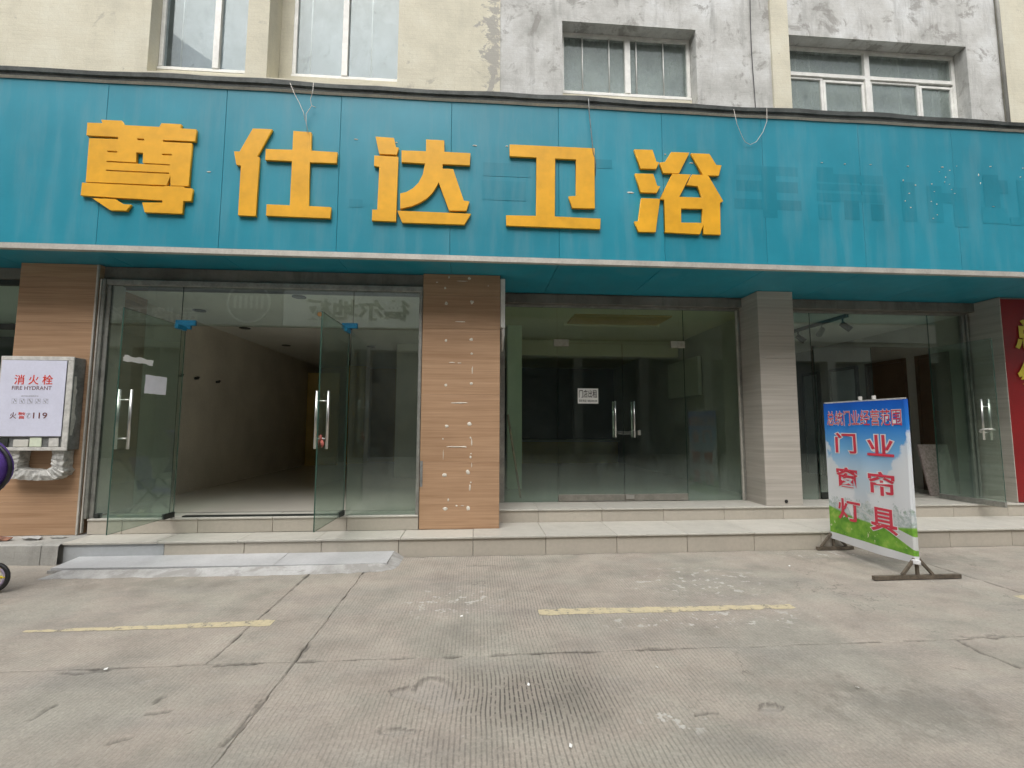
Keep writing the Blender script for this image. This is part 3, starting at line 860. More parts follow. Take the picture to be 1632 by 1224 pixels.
def slab(x0, x1, y0, y1, rx=0.25, ry=0.25):
    nx, ny = max(2, int((x1 - x0) / rx)), max(2, int((y1 - y0) / ry))
    xs, ys = np.linspace(x0, x1, nx + 1), np.linspace(y0, y1, ny + 1)
    gx, gy = np.meshgrid(xs, ys)
    # ragged shared edges
    jx = (fbm(gy * 9, gy * 0 + np.round(gx * 7), 4, 3) - 0.5) * 0.03
    jy = (fbm(gx * 9, gx * 0 + np.round(gy * 7), 4, 5) - 0.5) * 0.03
    ex = np.zeros_like(gx)
    ex[:, 0] = 1
    ex[:, -1] = 1
    ey = np.zeros_like(gy)
    ey[0] = 1
    ey[-1] = 1
    px = gx + ex * jx
    py = gy + ey * jy
    px[:, 0] += GAP
    px[:, -1] -= GAP
    py[0] += GAP
    py[-1] -= GAP
    gz = (fbm(gx * 1.3, gy * 1.3, 4, 11) - 0.5) * 0.012
    dirt = np.zeros_like(gx)
    fresh = np.zeros_like(gx)
    fine = min(rx, ry) < 0.05
    if fine:
        wx = (fbm(gx * 22, gy * 22, 3, 21) - 0.5) * 0.03
        wy = (fbm(gx * 22, gy * 22, 3, 31) - 0.5) * 0.03
        qx, qy = gx + wx, gy + wy
        for poly in CRATERS:
            d = np.full(gx.shape, 9.0)
            for i in range(len(poly)):
                d = np.minimum(d, seg_dist(qx, qy, poly[i], poly[(i + 1) % len(poly)]))
            ins = inside(qx, qy, poly)
            cyc = np.mean([p[1] for p in poly])
            hgt = max(p[1] for p in poly) - min(p[1] for p in poly)
            far = np.clip((qy - cyc) / hgt * 1.6 + 0.35, 0.0, 1)
            dep = np.clip(d / 0.014, 0, 1) * far
            gz = gz - np.where(ins, 0.022 * dep * (0.8 + 0.4 * fbm(gx * 14, gy * 14, 3, 41)), 0)
            fresh = np.maximum(fresh, np.where(ins, np.clip(d / 0.02, 0, 1), 0))
            dirt = np.maximum(dirt, np.where(ins, np.clip(1.4 - d / 0.010, 0, 1) * np.clip(far * 1.5, 0, 1) * np.clip(fbm(gx * 9, gy * 9, 3, 44) * 2.6 - 0.55, 0.1, 0.85), np.clip(1 - d / 0.006, 0, 1) * 0.4 * far))  # adds painted shade along the far crater edges to the dirt
        for ln in CRACKS:
            d = np.full(gx.shape, 9.0)
            for i in range(len(ln) - 1):
                d = np.minimum(d, seg_dist(qx, qy, ln[i], ln[i + 1]))
            k = np.clip(1.2 - d / 0.011, 0, 1)
            gz = gz - 0.012 * k
            dirt = np.maximum(dirt, np.clip(k * 1.6, 0, 1) * 0.8)
        db = np.minimum(np.minimum(gx - x0, x1 - gx), np.minimum(gy - y0, y1 - gy))
        chip = fbm(gx * 7, gy * 7, 4, 51)
        edge = np.clip(1 - (db - (chip - 0.6) * 0.10) / 0.008, 0, 1)
        dirt = np.maximum(dirt, edge * 0.75 * np.clip((chip - 0.35) * 4, 0.15, 1))
        gz = gz - edge * 0.006
        kick = np.clip(1 - (STEP_Y - gy) / (0.015 + 0.09 * np.clip(chip - 0.4, 0, 1)), 0, 1)
        dirt = np.maximum(dirt, kick * 0.8)
    nv = (nx + 1) * (ny + 1)
    top = np.stack([px, py, gz], -1).reshape(-1, 3)
    idx = np.arange(nv).reshape(ny + 1, nx + 1)
    quads = np.stack([idx[:-1, :-1], idx[:-1, 1:], idx[1:, 1:], idx[1:, :-1]], -1).reshape(-1, 4)
    loop = np.concatenate([idx[0, :], idx[1:, -1], idx[-1, -2::-1], idx[-2:0:-1, 0]])
    sk = top[loop].copy()
    sk[:, 2] = -0.05
    nl = len(loop)
    sidx = nv + np.arange(nl)
    side = np.stack([np.roll(loop, -1), loop, sidx, np.roll(sidx, -1)], -1)
    verts = np.concatenate([top, sk])
    faces = np.concatenate([quads, side])
    org = np.array([(x0 + x1) / 2, (y0 + y1) / 2, 0.0])
    me = bpy.data.meshes.new('concrete_slab')
    me.vertices.add(len(verts))
    me.vertices.foreach_set('co', (verts - org).astype(np.float32).ravel())
    me.loops.add(len(faces) * 4)
    me.loops.foreach_set('vertex_index', faces.astype(np.int32).ravel())
    me.polygons.add(len(faces))
    me.polygons.foreach_set('loop_start', np.arange(0, len(faces) * 4, 4, dtype=np.int32))
    me.update(calc_edges=True)
    at = me.attributes.new('dirt', 'FLOAT', 'POINT')
    at.data.foreach_set('value', np.concatenate([dirt.ravel(), np.ones(nl)]).astype(np.float32))
    at = me.attributes.new('fresh', 'FLOAT', 'POINT')
    at.data.foreach_set('value', np.concatenate([fresh.ravel(), np.zeros(nl)]).astype(np.float32))
    me.materials.append(M['concrete'])
    o = bpy.data.objects.new('concrete_slab', me)
    return link(o, org, road)


FN = 0.012
slab(-6.2, -1.56, 2.975, STEP_Y, 0.02, 0.02)
slab(-1.56, -1.065, 2.975, STEP_Y, FN, 0.016)
slab(-1.065, 4.6, 2.975, STEP_Y, 0.016, 0.018)
slab(4.6, 10.2, 2.975, STEP_Y, 0.03, 0.03)
slab(-6.2, -1.065, 0.4, 2.975, FN, FN)
slab(-1.065, 4.6, 0.4, 2.975, 0.009, 0.009)
slab(4.6, 10.2, 0.4, 2.975, 0.04, 0.04)
for xa, xb in ((-40, -17), (-17, -6.2), (-6.2, -1.065), (-1.065, 4.6), (4.6, 10.2), (10.2, 20), (20, 40)):
    for ya, yb in ((-3.6, 0.4), (-8.9, -3.6)):
        slab(xa, xb, ya, yb)
    if xb <= -6.2 or xa >= 10.2:
        slab(xa, xb, 0.4, STEP_Y)


# worn yellow parking lines
def ragged_line(x0, x1, ya0, ya1, yb0, yb1):
    n = 130
    xs = np.linspace(x0, x1, n)
    t = (xs - x0) / (x1 - x0)
    lo = ya0 + (yb0 - ya0) * t + (fbm(xs * 12, xs * 0 + 3.3, 3, 61) - 0.5) * 0.035
    hi = ya1 + (yb1 - ya1) * t + (fbm(xs * 12, xs * 0 + 7.7, 3, 71) - 0.5) * 0.035
    mb = MB()
    rows = []
    for k in range(6):
        ys_ = lo + (hi - lo) * k / 5
        rows.append(np.stack([xs, ys_, (fbm(xs * 1.3, ys_ * 1.3, 4, 11) - 0.5) * 0.012 + 0.0022], -1))
    for k in range(5):
        for i in range(n - 1):
            mb.poly([tuple(rows[k][i]), tuple(rows[k][i + 1]), tuple(rows[k + 1][i + 1]), tuple(rows[k + 1][i])])
    o = mb.build('paint_line', M['paint'], road, recalc=False)
    return o


ragged_line(-3.05, -1.43, 3.505, 3.53, 3.495, 3.60)
ragged_line(0.475, 2.47, 3.535, 3.655, 3.545, 3.625)
ragged_line(4.44, 6.4, 3.575, 3.67, 3.585, 3.68)

# ------------------------------------------------------------------ steps
pave = MB()
pave.box(-9.0, 10.0, STEP_Y + 0.02, YM + 0.6, -0.05, Z1 - 0.02)
lower = pave.build('pavement', M['cement'])
tag(lower, 'low tiled step running along all the shop fronts', 'step', kind='structure')
jx = [-4.0 + 0.0]
JX = [-4.16, -3.19, -2.40, -1.62, -0.82, -0.03, 0.76, 1.55, 2.35, 3.13, 3.93, 4.72, 5.51, 6.30, 7.09, 7.88, 8.67, 9.46]
for i in range(len(JX) - 1):
    a, b = JX[i] + 0.0025, JX[i + 1] - 0.0025
    dy = rng.uniform(-0.002, 0.002)
    box_part('riser_tile', a, b, STEP_Y + dy, STEP_Y + 0.02 + dy, -0.04, Z1 - 0.024, M['grey_tile'] if i == 0 else M['riser'], lower)
TX = [-4.16, -3.25, -2.46, -1.67, -0.80, -0.03, 0.76, 1.55, 2.35, 3.13, 3.93, 4.72, 5.51, 6.30, 7.09, 7.88, 8.67, 9.46]
for i in range(len(TX) - 1):
    a, b = TX[i] + 0.002, TX[i + 1] - 0.002
    back = 5.5 if b < -0.1 else 5.87
    if -0.9 < a < -0.1:
        back = 5.51
    dz = rng.uniform(-0.0012, 0.0012)
    box_part('tread_tile', a, b, STEP_Y - 0.018, back, Z1 - 0.022, Z1 + dz, M['tread'], lower)
# bare cement end of the step beyond the tiles
cb = MB()
n = 40
for i in range(n):
    xa, xb = -7.6 + 3.442 * i / n, -7.6 + 3.442 * (i + 1) / n
    f0 = 5.10 + 0.02 * math.sin(xa * 5) + rng.uniform(-0.006, 0.006)
    f1 = 5.10 + 0.02 * math.sin(xb * 5) + rng.uniform(-0.006, 0.006)
    cb.raw([(xa, f0, -0.04), (xb, f1, -0.04), (xb, f1 + 0.01, 0.185), (xa, f0 + 0.01, 0.185), (xa, f0 + .03, 0.2), (xb, f1 + .03, 0.2), (xa, 5.6, 0.202), (xb, 5.6, 0.202)],
           [(0, 1, 2, 3), (3, 2, 5, 4), (4, 5, 7, 6)])
cb.build('cement_edge', M['cement'], lower)

up = MB()
up.box(0.27, 10.0, 5.85, YM + 0.6, Z1 - 0.03, Z2 - 0.022)
upper = up.build('upper_step', M['cement'])
tag(upper, 'second tiled step in front of the middle and right-hand glass fronts', 'step', kind='structure')
UX = [0.275, 0.77, 1.57, 2.36, 3.16, 3.95, 4.74, 5.53, 6.32, 7.11, 7.9, 8.7, 9.5]
for i in range(len(UX) - 1):
    a, b = UX[i] + 0.002, UX[i + 1] - 0.002
    box_part('riser_tile', a, b, 5.83, 5.848, Z1, Z2 - 0.022, M['riser'], upper)
    box_part('tread_tile', a, b, 5.815, YM + 0.05, Z2 - 0.020, Z2, M['tread'], upper)
sl = MB()
sl.box(-4.22, -0.66, 5.52, YL + 0.3, Z1 + 0.001, 0.348)
sill = sl.build('entrance_sill', M['cement'])
tag(sill, 'beige tiled sill under the open glass doors', 'sill', kind='structure')
SX = [-4.22, -3.86, -3.07, -2.27, -1.46, -0.66]
for i in range(len(SX) - 1):
    a, b = SX[i] + 0.002, SX[i + 1] - 0.002
    box_part('riser_tile', a, b, 5.50, 5.52, Z1 + 0.002, 0.352, M['riser'], sill)
    box_part('tread_tile', a, b, 5.49, YL + 0.25, 0.352, 0.372, M['tread'], sill)

# white ramp in front of the left entrance
ramp = empty('threshold_ramp', (-2.4, 4.9, 0), 'low white tiled ramp with rough mortar edge before the open doors', 'ramp')
mb = MB()
base = [(-3.96, 4.655), (-3.2, 4.645), (-2.08, 4.622), (-1.2, 4.640), (-0.90, 4.68), (-0.80, 4.73), (-0.765, 4.85), (-0.757, 5.145), (-4.14, 5.145)]
topz = [(-3.86, 4.80), (-3.2, 4.775), (-2.08, 4.765), (-1.2, 4.775), (-0.98, 4.785), (-0.93, 4.79), (-0.89, 4.86), (-0.86, 5.145), (-4.02, 5.145)]
hz = [0.030, 0.034, 0.04, 0.042, 0.042, 0.042, 0.045, 0.066, 0.055]
nb = len(base)
# subdivided rough edge
for i in range(nb - 1):
    for k in range(14):
        def pt(q, t_, side):
            a, b = (base, topz)[side][q], (base, topz)[side][(q + 1) % nb]
            x, y = a[0] + (b[0] - a[0]) * t_, a[1] + (b[1] - a[1]) * t_
            z = 0.0 if side == 0 else hz[q] + (hz[(q + 1) % nb] - hz[q]) * t_
            jit = (vnoise(np.array(x * 31.0), np.array(y * 31.0), 81) - 0.5) * (0.03 if side == 0 else 0.012)
            return (x, y + float(jit) if y < 5.1 else y, z + (0.004 if side else 0.0))
        t0, t1 = k / 14, (k + 1) / 14
        mb.poly([pt(i, t0, 0), pt(i, t1, 0), pt(i, t1, 1), pt(i, t0, 1)])
mb.build('mortar_edge', M['mortar'], ramp)
for a, b in ((-4.0, -1.95), (-1.95, -0.87)):
    q = MB()
    ya = 4.79 if a > -3.9 else 4.83
    q.raw([(a + .002, ya, 0.046), (b - .002, 4.785, 0.048), (b - .002 + (0.01 if b > -0.9 else 0), 5.148, 0.068), (a + .002, 5.148, 0.066)], [(0, 1, 2, 3)])
    q.raw([(a + .002, ya, 0.030), (b - .002, 4.785, 0.032), (b - .002, 4.785, 0.048), (a + .002, ya, 0.046)], [(0, 1, 2, 3)])
    q.build('ramp_tile', M['white_tile'], ramp)
q = MB()
q.prism([(-4.02, 4.82), (-0.9, 4.80), (-0.87, 5.146), (-4.0, 5.146)], -0.01, 0.028, plane='XY')
q.build('mortar_bed', M['mortar'], ramp)

# ------------------------------------------------------------------ building above the sign
YW = 6.20
bld = empty('building', (1.0, 7.0, 0), 'plastered building with cream and weathered grey walls above the teal sign', 'building')


def wall_face(mb, x0, x1, z0, z1, y, holes, depth):
    xs = sorted({x0, x1, *[h[0] for h in holes], *[h[1] for h in holes]})
    zs = sorted({z0, z1, *[h[2] for h in holes], *[h[3] for h in holes]})
    for i in range(len(xs) - 1):
        for j in range(len(zs) - 1):
            cx, cz = (xs[i] + xs[i + 1]) / 2, (zs[j] + zs[j + 1]) / 2
            if any(h[0] < cx < h[1] and h[2] < cz < h[3] for h in holes):
                continue
            mb.poly([(xs[i], y, zs[j]), (xs[i + 1], y, zs[j]), (xs[i + 1], y, zs[j + 1]), (xs[i], y, zs[j + 1])])
    for h in holes:
        d = h[4] if len(h) > 4 else depth
        a, b, c, e = h[:4]
        mb.poly([(a, y, c), (a, y, e), (a, y + d, e), (a, y + d, c)])
        mb.poly([(b, y, c), (b, y + d, c), (b, y + d, e), (b, y, e)])
        mb.poly([(a, y, e), (b, y, e), (b, y + d, e), (a, y + d, e)])
        mb.poly([(a, y, c), (a, y + d, c), (b, y + d, c), (b, y, c)])


W1 = (-4.47, -3.205, 6.14, 8.4, 0.26)
W2 = (-2.92, -1.155, 6.14, 8.4, 0.46)
W3 = (1.19, 3.20, 6.09, 7.285, 0.28)
W4 = (4.65, 7.57, 5.6, 7.31, 0.28)
mb = MB()
wall_face(mb, -9.5, 0.285, 5.0, 10.6, YW, [W1, W2], 0.3)
mb.poly([(0.285, YW, 5.0), (0.285, YW + 0.3, 5.0), (0.285, YW + 0.3, 10.6), (0.285, YW, 10.6)])
mb.build('cream_wall', M['cream'], bld, recalc=False)
mb = MB()
wall_face(mb, 0.285, 8.12, 5.0, 10.6, YW + 0.012, [(*W3[:4], W3[4]), (*W4[:4], W4[4])], 0.3)
mb.build('grey_wall', M['grey_plaster'], bld, recalc=False)
mb = MB()
wall_face(mb, 8.20, 12.5, 5.0, 10.6, YW, [], 0.3)
mb.box(8.14, 8.20, YW - 0.004, YW + 0.1, 5.0, 10.6)
mb.build('cream_wall', M['cream'], bld, recalc=False)
box_part('pilaster', 4.36, 4.64, YW - 0.02, YW + 0.05, 5.0, 10.6, M['cream'], bld)
mb = MB()
mb.box(-9.5, 12.5, YW + 0.9, 13.9, 3.6, 10.62)
mb.box(-9.6, 12.6, YW - 0.3, 14.0, 10.62, 10.9)
mb.build('roof_block', M['opp_wall'], bld)
mb = MB()
mb.tube([(8.125, YW - 0.03, 5.0), (8.125, YW - 0.03, 10.6)], 0.022, 8)
mb.build('drain_pipe', M['cement'], bld, smooth=True)
mb = MB()
mb.tube([(4.06 + 0.012 * math.sin(k * 0.9), YW - 0.008, 5.2 + 0.36 * k) for k in range(15)], 0.006, 5)
mb.build('wall_cable', M['black'], bld)


def window(x0, x1, z0, z1, y, mulls, rails=(), label=None, leaves=(), gm='glass_up', fr=0.055):
    """window part: outer frame > pane, mullion, rail, bar"""
    mb = MB()
    for a, b, c, d in ((x0, x1, z0, z0 + fr), (x0, x1, z1 - fr, z1), (x0, x0 + fr, z0 + fr, z1 - fr), (x1 - fr, x1, z0 + fr, z1 - fr)):
        mb.box(a, b, y - 0.03, y + 0.05, c, d)
    mb.box(x0, x1, y - 0.055, y - 0.031, z0 - 0.012, z0 + 0.028)
    w = mb.build('window', M['white_frame'], bld, bevel=0.004)
    if label:
        w['label'] = label
    xs = [x0 + fr] + list(mulls) + [x1 - fr]
    for mx in mulls:
        box_part('mullion', mx - 0.042, mx + 0.042, y - 0.045, y + 0.035, z0 + fr, z1 - fr, M['white_frame'], w)
    for rz in rails:
        box_part('rail', x0 + fr, x1 - fr, y - 0.04, y + 0.03, rz - 0.03, rz + 0.03, M['white_frame'], w)
    zs = [z0 + fr] + list(rails) + [z1 - fr]
    for i in range(len(xs) - 1):
        for j in range(len(zs) - 1):
            box_part('pane', xs[i] + 0.001, xs[i + 1] - 0.001, y + 0.004 + 0.0007 * i, y + 0.010 + 0.0007 * i, zs[j] + .001, zs[j + 1] - .001, M[gm], w, 0)
    for (lx0, lx1, lz0, lz1) in leaves:
        q = MB()
        s = 0.04
        for a, b, c, d in ((lx0, lx1, lz0, lz0 + s), (lx0, lx1, lz1 - s, lz1), (lx0, lx0 + s, lz0 + s, lz1 - s), (lx1 - s, lx1, lz0 + s, lz1 - s)):
            q.box(a, b, y - 0.02, y + 0.02, c, d)
        q.build('sash', M['white_frame'], w, bevel=0.003)
    return w


wa = window(-4.465, -3.0, 6.315, 8.4, YW + 0.22, [-3.70])
wb = window(-2.74, -0.9, 6.455, 8.4, YW + 0.40, [-1.99])
box_part('window_jamb', -2.918, -2.741, YW + 0.37, YW + 0.5, 6.141, 8.4, M['cream'], bld, 0)
for a_, b_, z_, y_ in ((-4.465, -3.0, 6.30, 0.19), (-2.74, -1.0, 6.44, 0.36), (1.195, 3.195, 6.29, 0.20), (4.66, 7.56, 5.70, 0.20)):
    box_part('window_sill', a_, b_, YW + y_ - 0.02, YW + y_ + 0.1, z_ - 0.5 if z_ > 6 else 5.0, z_, M['cream'], bld, 0)
wc = window(1.195, 3.195, 6.30, 7.284, YW + 0.23, [2.215], gm='glass_up_bright')
wd = window(4.66, 7.565, 5.72, 7.305, YW + 0.23, [6.06], [6.84], gm='glass_up_bright', leaves=((4.72, 5.33, 5.78, 6.81), (5.335, 6.015, 5.78, 6.78), (6.105, 6.94, 5.78, 6.81), (6.945, 7.51, 5.78, 6.78)))
# security bars and blinds behind the panes
for w_, xs_, za, zb, yy in ((wa, (-4.2, -3.3), 6.33, 8.35, YW + 0.245), (wb, (-2.50, -1.62), 6.47, 8.35, YW + 0.425), (wc, (1.53, 1.94, 2.36, 2.78), 6.32, 7.26, YW + 0.219), (wd, (4.92, 5.15, 6.65, 7.2), 5.75, 7.28, YW + 0.255)):
    for xx in xs_:
        mb = MB()
        mb.tube([(xx, yy, za), (xx, yy, zb)], 0.010, 8)
        mb.build('bar', M['white_metal'], w_, smooth=True)
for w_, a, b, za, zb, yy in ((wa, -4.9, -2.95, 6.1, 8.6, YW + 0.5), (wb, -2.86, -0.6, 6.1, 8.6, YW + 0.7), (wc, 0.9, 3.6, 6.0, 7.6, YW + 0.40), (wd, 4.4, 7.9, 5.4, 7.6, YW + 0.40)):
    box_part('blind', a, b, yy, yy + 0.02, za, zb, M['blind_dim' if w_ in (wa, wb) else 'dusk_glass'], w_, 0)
# lintels over the shop fronts (parts of the building)
box_part('lintel', -4.30, -0.655, YL + 0.012, YL + 0.3, 3.06, ZS - 0.005, M['lintel'], bld)
box_part('lintel', 0.27, 3.77, 6.255, 6.6, 3.085, ZS - 0.005, M['lintel'], bld)
box_part('lintel', 4.25, 7.34, 6.215, 6.6, 3.085, ZS - 0.005, M['lintel'], bld)
box_part('lintel', 7.34, 10.5, 5.95, 6.6, 3.085, ZS - 0.005, M['lintel'], bld)
box_part('lintel', -9.4, -5.15, 5.7, 6.6, 3.085, ZS - 0.005, M['lintel'], bld)

# ------------------------------------------------------------------ signboard
YS = 5.02
sign = empty('signboard', (1.0, YS, ZS), 'long teal panelled shop sign with big yellow characters over the shop fronts', 'sign')
PX = [-3.99 + 1.2247 * k for k in range(-4, 12)]
for i in range(len(PX) - 1):
    a, b = PX[i] + 0.0014, PX[i + 1] - 0.0014
    o = box_part('panel', a, b, YS, YS + 0.03, 3.268, 5.085, M['teal'], sign, 0.0025)
mb = MB()
mb.box(PX[0], PX[-1], YS + 0.034, YS + 0.06, 3.24, 5.08)
mb.build('backing', M['black'], sign)
for i in range(len(PX) - 1):
    a, b = PX[i] + 0.002, PX[i + 1] - 0.002
    box_part('soffit_panel', a, b, YS + 0.03, 6.24, ZS, ZS + 0.02, M['teal'], sign, 0.002)
mb = MB()
xs = np.linspace(PX[0], PX[-1], 90)
for i in range(len(xs) - 1):
    w0 = 0.002 * math.sin(xs[i] * 2.1)
    w1 = 0.002 * math.sin(xs[i + 1] * 2.1)
    mb.raw([(xs[i], YS - 0.02 + w0, 3.205), (xs[i + 1], YS - 0.02 + w1, 3.205), (xs[i + 1], YS - 0.02 + w1, 3.262), (xs[i], YS - 0.02 + w0, 3.262),
            (xs[i + 1], YS + 0.02, 3.268), (xs[i], YS + 0.02, 3.268), (xs[i + 1], YS + 0.04, 3.205), (xs[i], YS + 0.04, 3.205)],
           [(0, 1, 2, 3), (3, 2, 4, 5), (0, 7, 6, 1)])
mb.build('bottom_trim', M['alu'], sign)
# dark sheet flashing along the top, slightly wavy, sloping back to the wall
mb = MB()
xs = np.linspace(PX[0], PX[-1], 160)


def cap(x):
    w = 0.010 * math.sin(x * 1.7) + 0.006 * math.sin(x * 5.3 + 1)
    return w + 0.008 * (float(vnoise(np.array(x * 6.0), np.array(0.5), 91)) - 0.5)


for i in range(len(xs) - 1):
    r = []
    for x in (xs[i], xs[i + 1]):
        w = cap(x)
        r.append([(x, YS - 0.008, 5.066 + w * 0.3), (x, YS - 0.03, 5.085 + w * 0.3), (x, YS - 0.034, 5.118 + w * 0.5), (x, YS - 0.052, 5.124 + w * 0.6), (x, YS - 0.056, 5.170 + w), (x, YS - 0.03, 5.178 + w), (x, 6.19, 5.34)])
    A, B = r
    for k in range(6):
        mb.poly([A[k], B[k], B[k + 1], A[k + 1]], 1 if k == 0 else 0)
mb.build('top_flashing', [M['flash'], M['alu']], sign, recalc=False)

NAMES = {'zun': 'first raised yellow character 尊', 'shi': 'second raised yellow character 仕', 'da': 'third raised yellow character 达', 'wei': 'fourth raised yellow character 卫', 'yu': 'fifth raised yellow character 浴'}
for key, outs, holes in LETTERS:
    cu = bpy.data.curves.new('glyph', 'CURVE')
    cu.dimensions = '2D'
    cu.fill_mode = 'BOTH'
    cu.extrude = 0.0155
    cu.bevel_depth = 0.0015
    cu.bevel_resolution = 0
    for p in outs + holes:
        s = cu.splines.new('POLY')
        s.points.add(len(p) - 1)
        for q, c in zip(s.points, p):
            q.co = (c[0], c[1], 0, 1)
        s.use_cyclic_u = True
    me = curve_mesh(cu)
    vv = np.array([tuple(q.co) for q in me.vertices])
    org = Vector(((vv[:, 0].min() + vv[:, 0].max()) / 2, 5.0015, vv[:, 1].min()))
    for q in me.vertices:
        q.co = Vector((q.co.x - org.x, -q.co.z, q.co.y - org.z))
    bm = bmesh.new()
    bm.from_mesh(me)
    bmesh.ops.recalc_face_normals(bm, faces=bm.faces)
    bm.to_mesh(me)
    bm.free()
    me.name = 'sign_character'
    me.materials.clear()
    me.materials.append(M['yellow'])
    o = bpy.data.objects.new('sign_character', me)
    link(o, org, sign)
    o['label'] = NAMES[key]

# unfaded shapes and glue spots where older lettering was taken off
for k, (a, c, b, d) in enumerate(GHOST + GHOST2):
    mb = MB()
    y = YS - 0.0006 - 0.00008 * k
    mb.poly([(a, y, c), (b, y, c), (b, y, d), (a, y, d)])
    mb.build('lettering_trace', M['teal_ghost'], sign, recalc=False)


def blob(mb, x, y, z, w, h, d=0.004, seed=0):
    r_ = random.Random(seed)
    n_ = 9
    pts = []
    for k in range(n_):
        t = 2 * math.pi * k / n_
        s = r_.uniform(0.7, 1.15)
        pts.append((x + math.cos(t) * w * s, z + math.sin(t) * h * s))
    mb.raw([(p[0], y, p[1]) for p in pts] + [(x + (p[0] - x) * .6, y - d, z + (p[1] - z) * .6) for p in pts],
           [tuple(range(n_, 2 * n_))] + [(k, (k + 1) % n_, n_ + (k + 1) % n_, n_ + k) for k in range(n_)])


for k, (x, z, w, h) in enumerate(SPECKS + SPECKS2):
    mb = MB()
    blob(mb, x, YS, z, w * 0.55, h * 0.55, 0.006, k)
    mb.build('glue_spot', M['glue'], sign)


def wire(pts, name, label, r=0.0035, mat='off_white'):
    mb = MB()
    mb.tube(pts, r, 5)
    o = mb.build(name, M[mat], smooth=True)
    return tag(o, label, 'wire')


w1 = empty('hanging_wire', (-1.9, YS - 0.03, 4.5), 'frayed pair of pale wires dangling above the second yellow character', 'wire')
for pts in ([(-1.83, YS - 0.06, 5.16), (-1.835, YS - 0.06, 5.05), (-1.86, YS - 0.05, 4.97), (-1.845, YS - 0.045, 4.90), (-1.90, YS - 0.045, 4.80), (-1.895, YS - 0.05, 4.70), (-1.87, YS - 0.048, 4.58)],
            [(-2.08, YS - 0.06, 5.14), (-2.03, YS - 0.05, 5.02), (-1.98, YS - 0.045, 4.93), (-1.93, YS - 0.045, 4.82), (-1.905, YS - 0.05, 4.72)],
            [(-1.845, YS - 0.045, 4.9), (-1.80, YS - 0.05, 4.88)]):
    mb = MB()
    mb.tube(pts, 0.0035, 5)
    mb.build('strand', M['alu'], w1, smooth=True)
wire([(1.25, YS - 0.06, 5.15), (1.26, YS - 0.045, 5.0), (1.285, YS - 0.045, 4.7), (1.30, YS - 0.045, 4.52), (1.335, YS - 0.015, 4.40), (1.325, YS - 0.015, 4.25)], 'hanging_wire', 'grey wire hanging down to the fourth yellow character', 0.005, 'grey_box')
wire([(2.99, YS - 0.06, 5.12), (3.03, YS - 0.045, 4.95), (3.09, YS - 0.04, 4.80), (3.13, YS - 0.03, 4.74), (3.20, YS - 0.02, 4.715), (3.27, YS - 0.03, 4.75), (3.35, YS - 0.045, 4.87), (3.40, YS - 0.05, 5.0), (3.40, YS - 0.06, 5.16)], 'hanging_wire', 'loop of thin wire drooping right of the last yellow character', 0.003, 'alu')

# ------------------------------------------------------------------ pillars
def clad_pillar(name, x0, x1, y0, y1, z0, zs, label, mat, piece, core, trim=None, side=True):
    p = empty(name, ((x0 + x1) / 2, (y0 + y1) / 2, z0), label, 'pillar')
    mb = MB()
    mb.box(x0 + 0.012, x1 - 0.012, y0 + 0.012, y1, z0 + 0.001, ZS - 0.006)
    mb.build('core', core, p)
    for i in range(len(zs) - 1):
        a, b = zs[i] + 0.0007, zs[i + 1] - 0.0007
        box_part(piece, x0, x1, y0, y0 + 0.011, a, b, mat, p, 0.0015)
        if side:
            box_part(piece, x0, x0 + 0.011, y0 + 0.0125, y1 - 0.02, a, b, mat, p, 0.0015)
            box_part(piece, x1 - 0.011, x1, y0 + 0.0125, y1 - 0.02, a, b, mat, p, 0.0015)
    return p


pm = clad_pillar('pillar', -0.655, 0.268, YP, 6.42, Z1, [Z1, 0.97, 1.76, 2.55, 2.95, ZS - 0.004], 'wood-grain clad pillar spotted with white glue dabs', M['wood'], 'cladding_board', M['cement'])
for k, (x, z, w, h) in enumerate(GLUE):
    mb = MB()
    blob(mb, x, YP - 0.0005, z, w * 0.85, h * 0.85, 0.005, 100 + k)
    mb.build('glue_dab', M['glue'], pm)
mb = MB()
mb.box(-0.653, -0.622, YP - 0.006, YP - 0.0005, 0.69, 0.985)
mb.build('repair_plate', M['grey_box'], pm)
pl = clad_pillar('pillar', -5.14, -4.30, 5.50, 6.3, Z1, [Z1, 0.56, 1.35, 2.14, 2.54, 2.93, 3.06, ZS - 0.004], 'wood-grain clad pillar carrying the fire hydrant cabinet', M['wood'], 'cladding_board', M['cement'])
mb = MB()
mb.box(-4.318, -4.300, 5.478, 5.499, Z1 + 0.002, ZS - 0.01)
mb.build('corner_strip', M['alu'], pl)
pr = clad_pillar('pillar', 3.762, 4.262, YR, 6.42, Z2, [Z2, 0.70, 1.50, 2.30, 3.10, ZS - 0.004], 'pillar clad in finely striped beige tiles between two glass fronts', M['stripe'], 'wall_tile', M['cement'])
mb = MB()
mb.tube([(4.03, YR - 0.001, 0.42), (4.03, YR - 0.008, 0.42)], 0.022, 12)
mb.build('drain_hole', M['black'], pr)
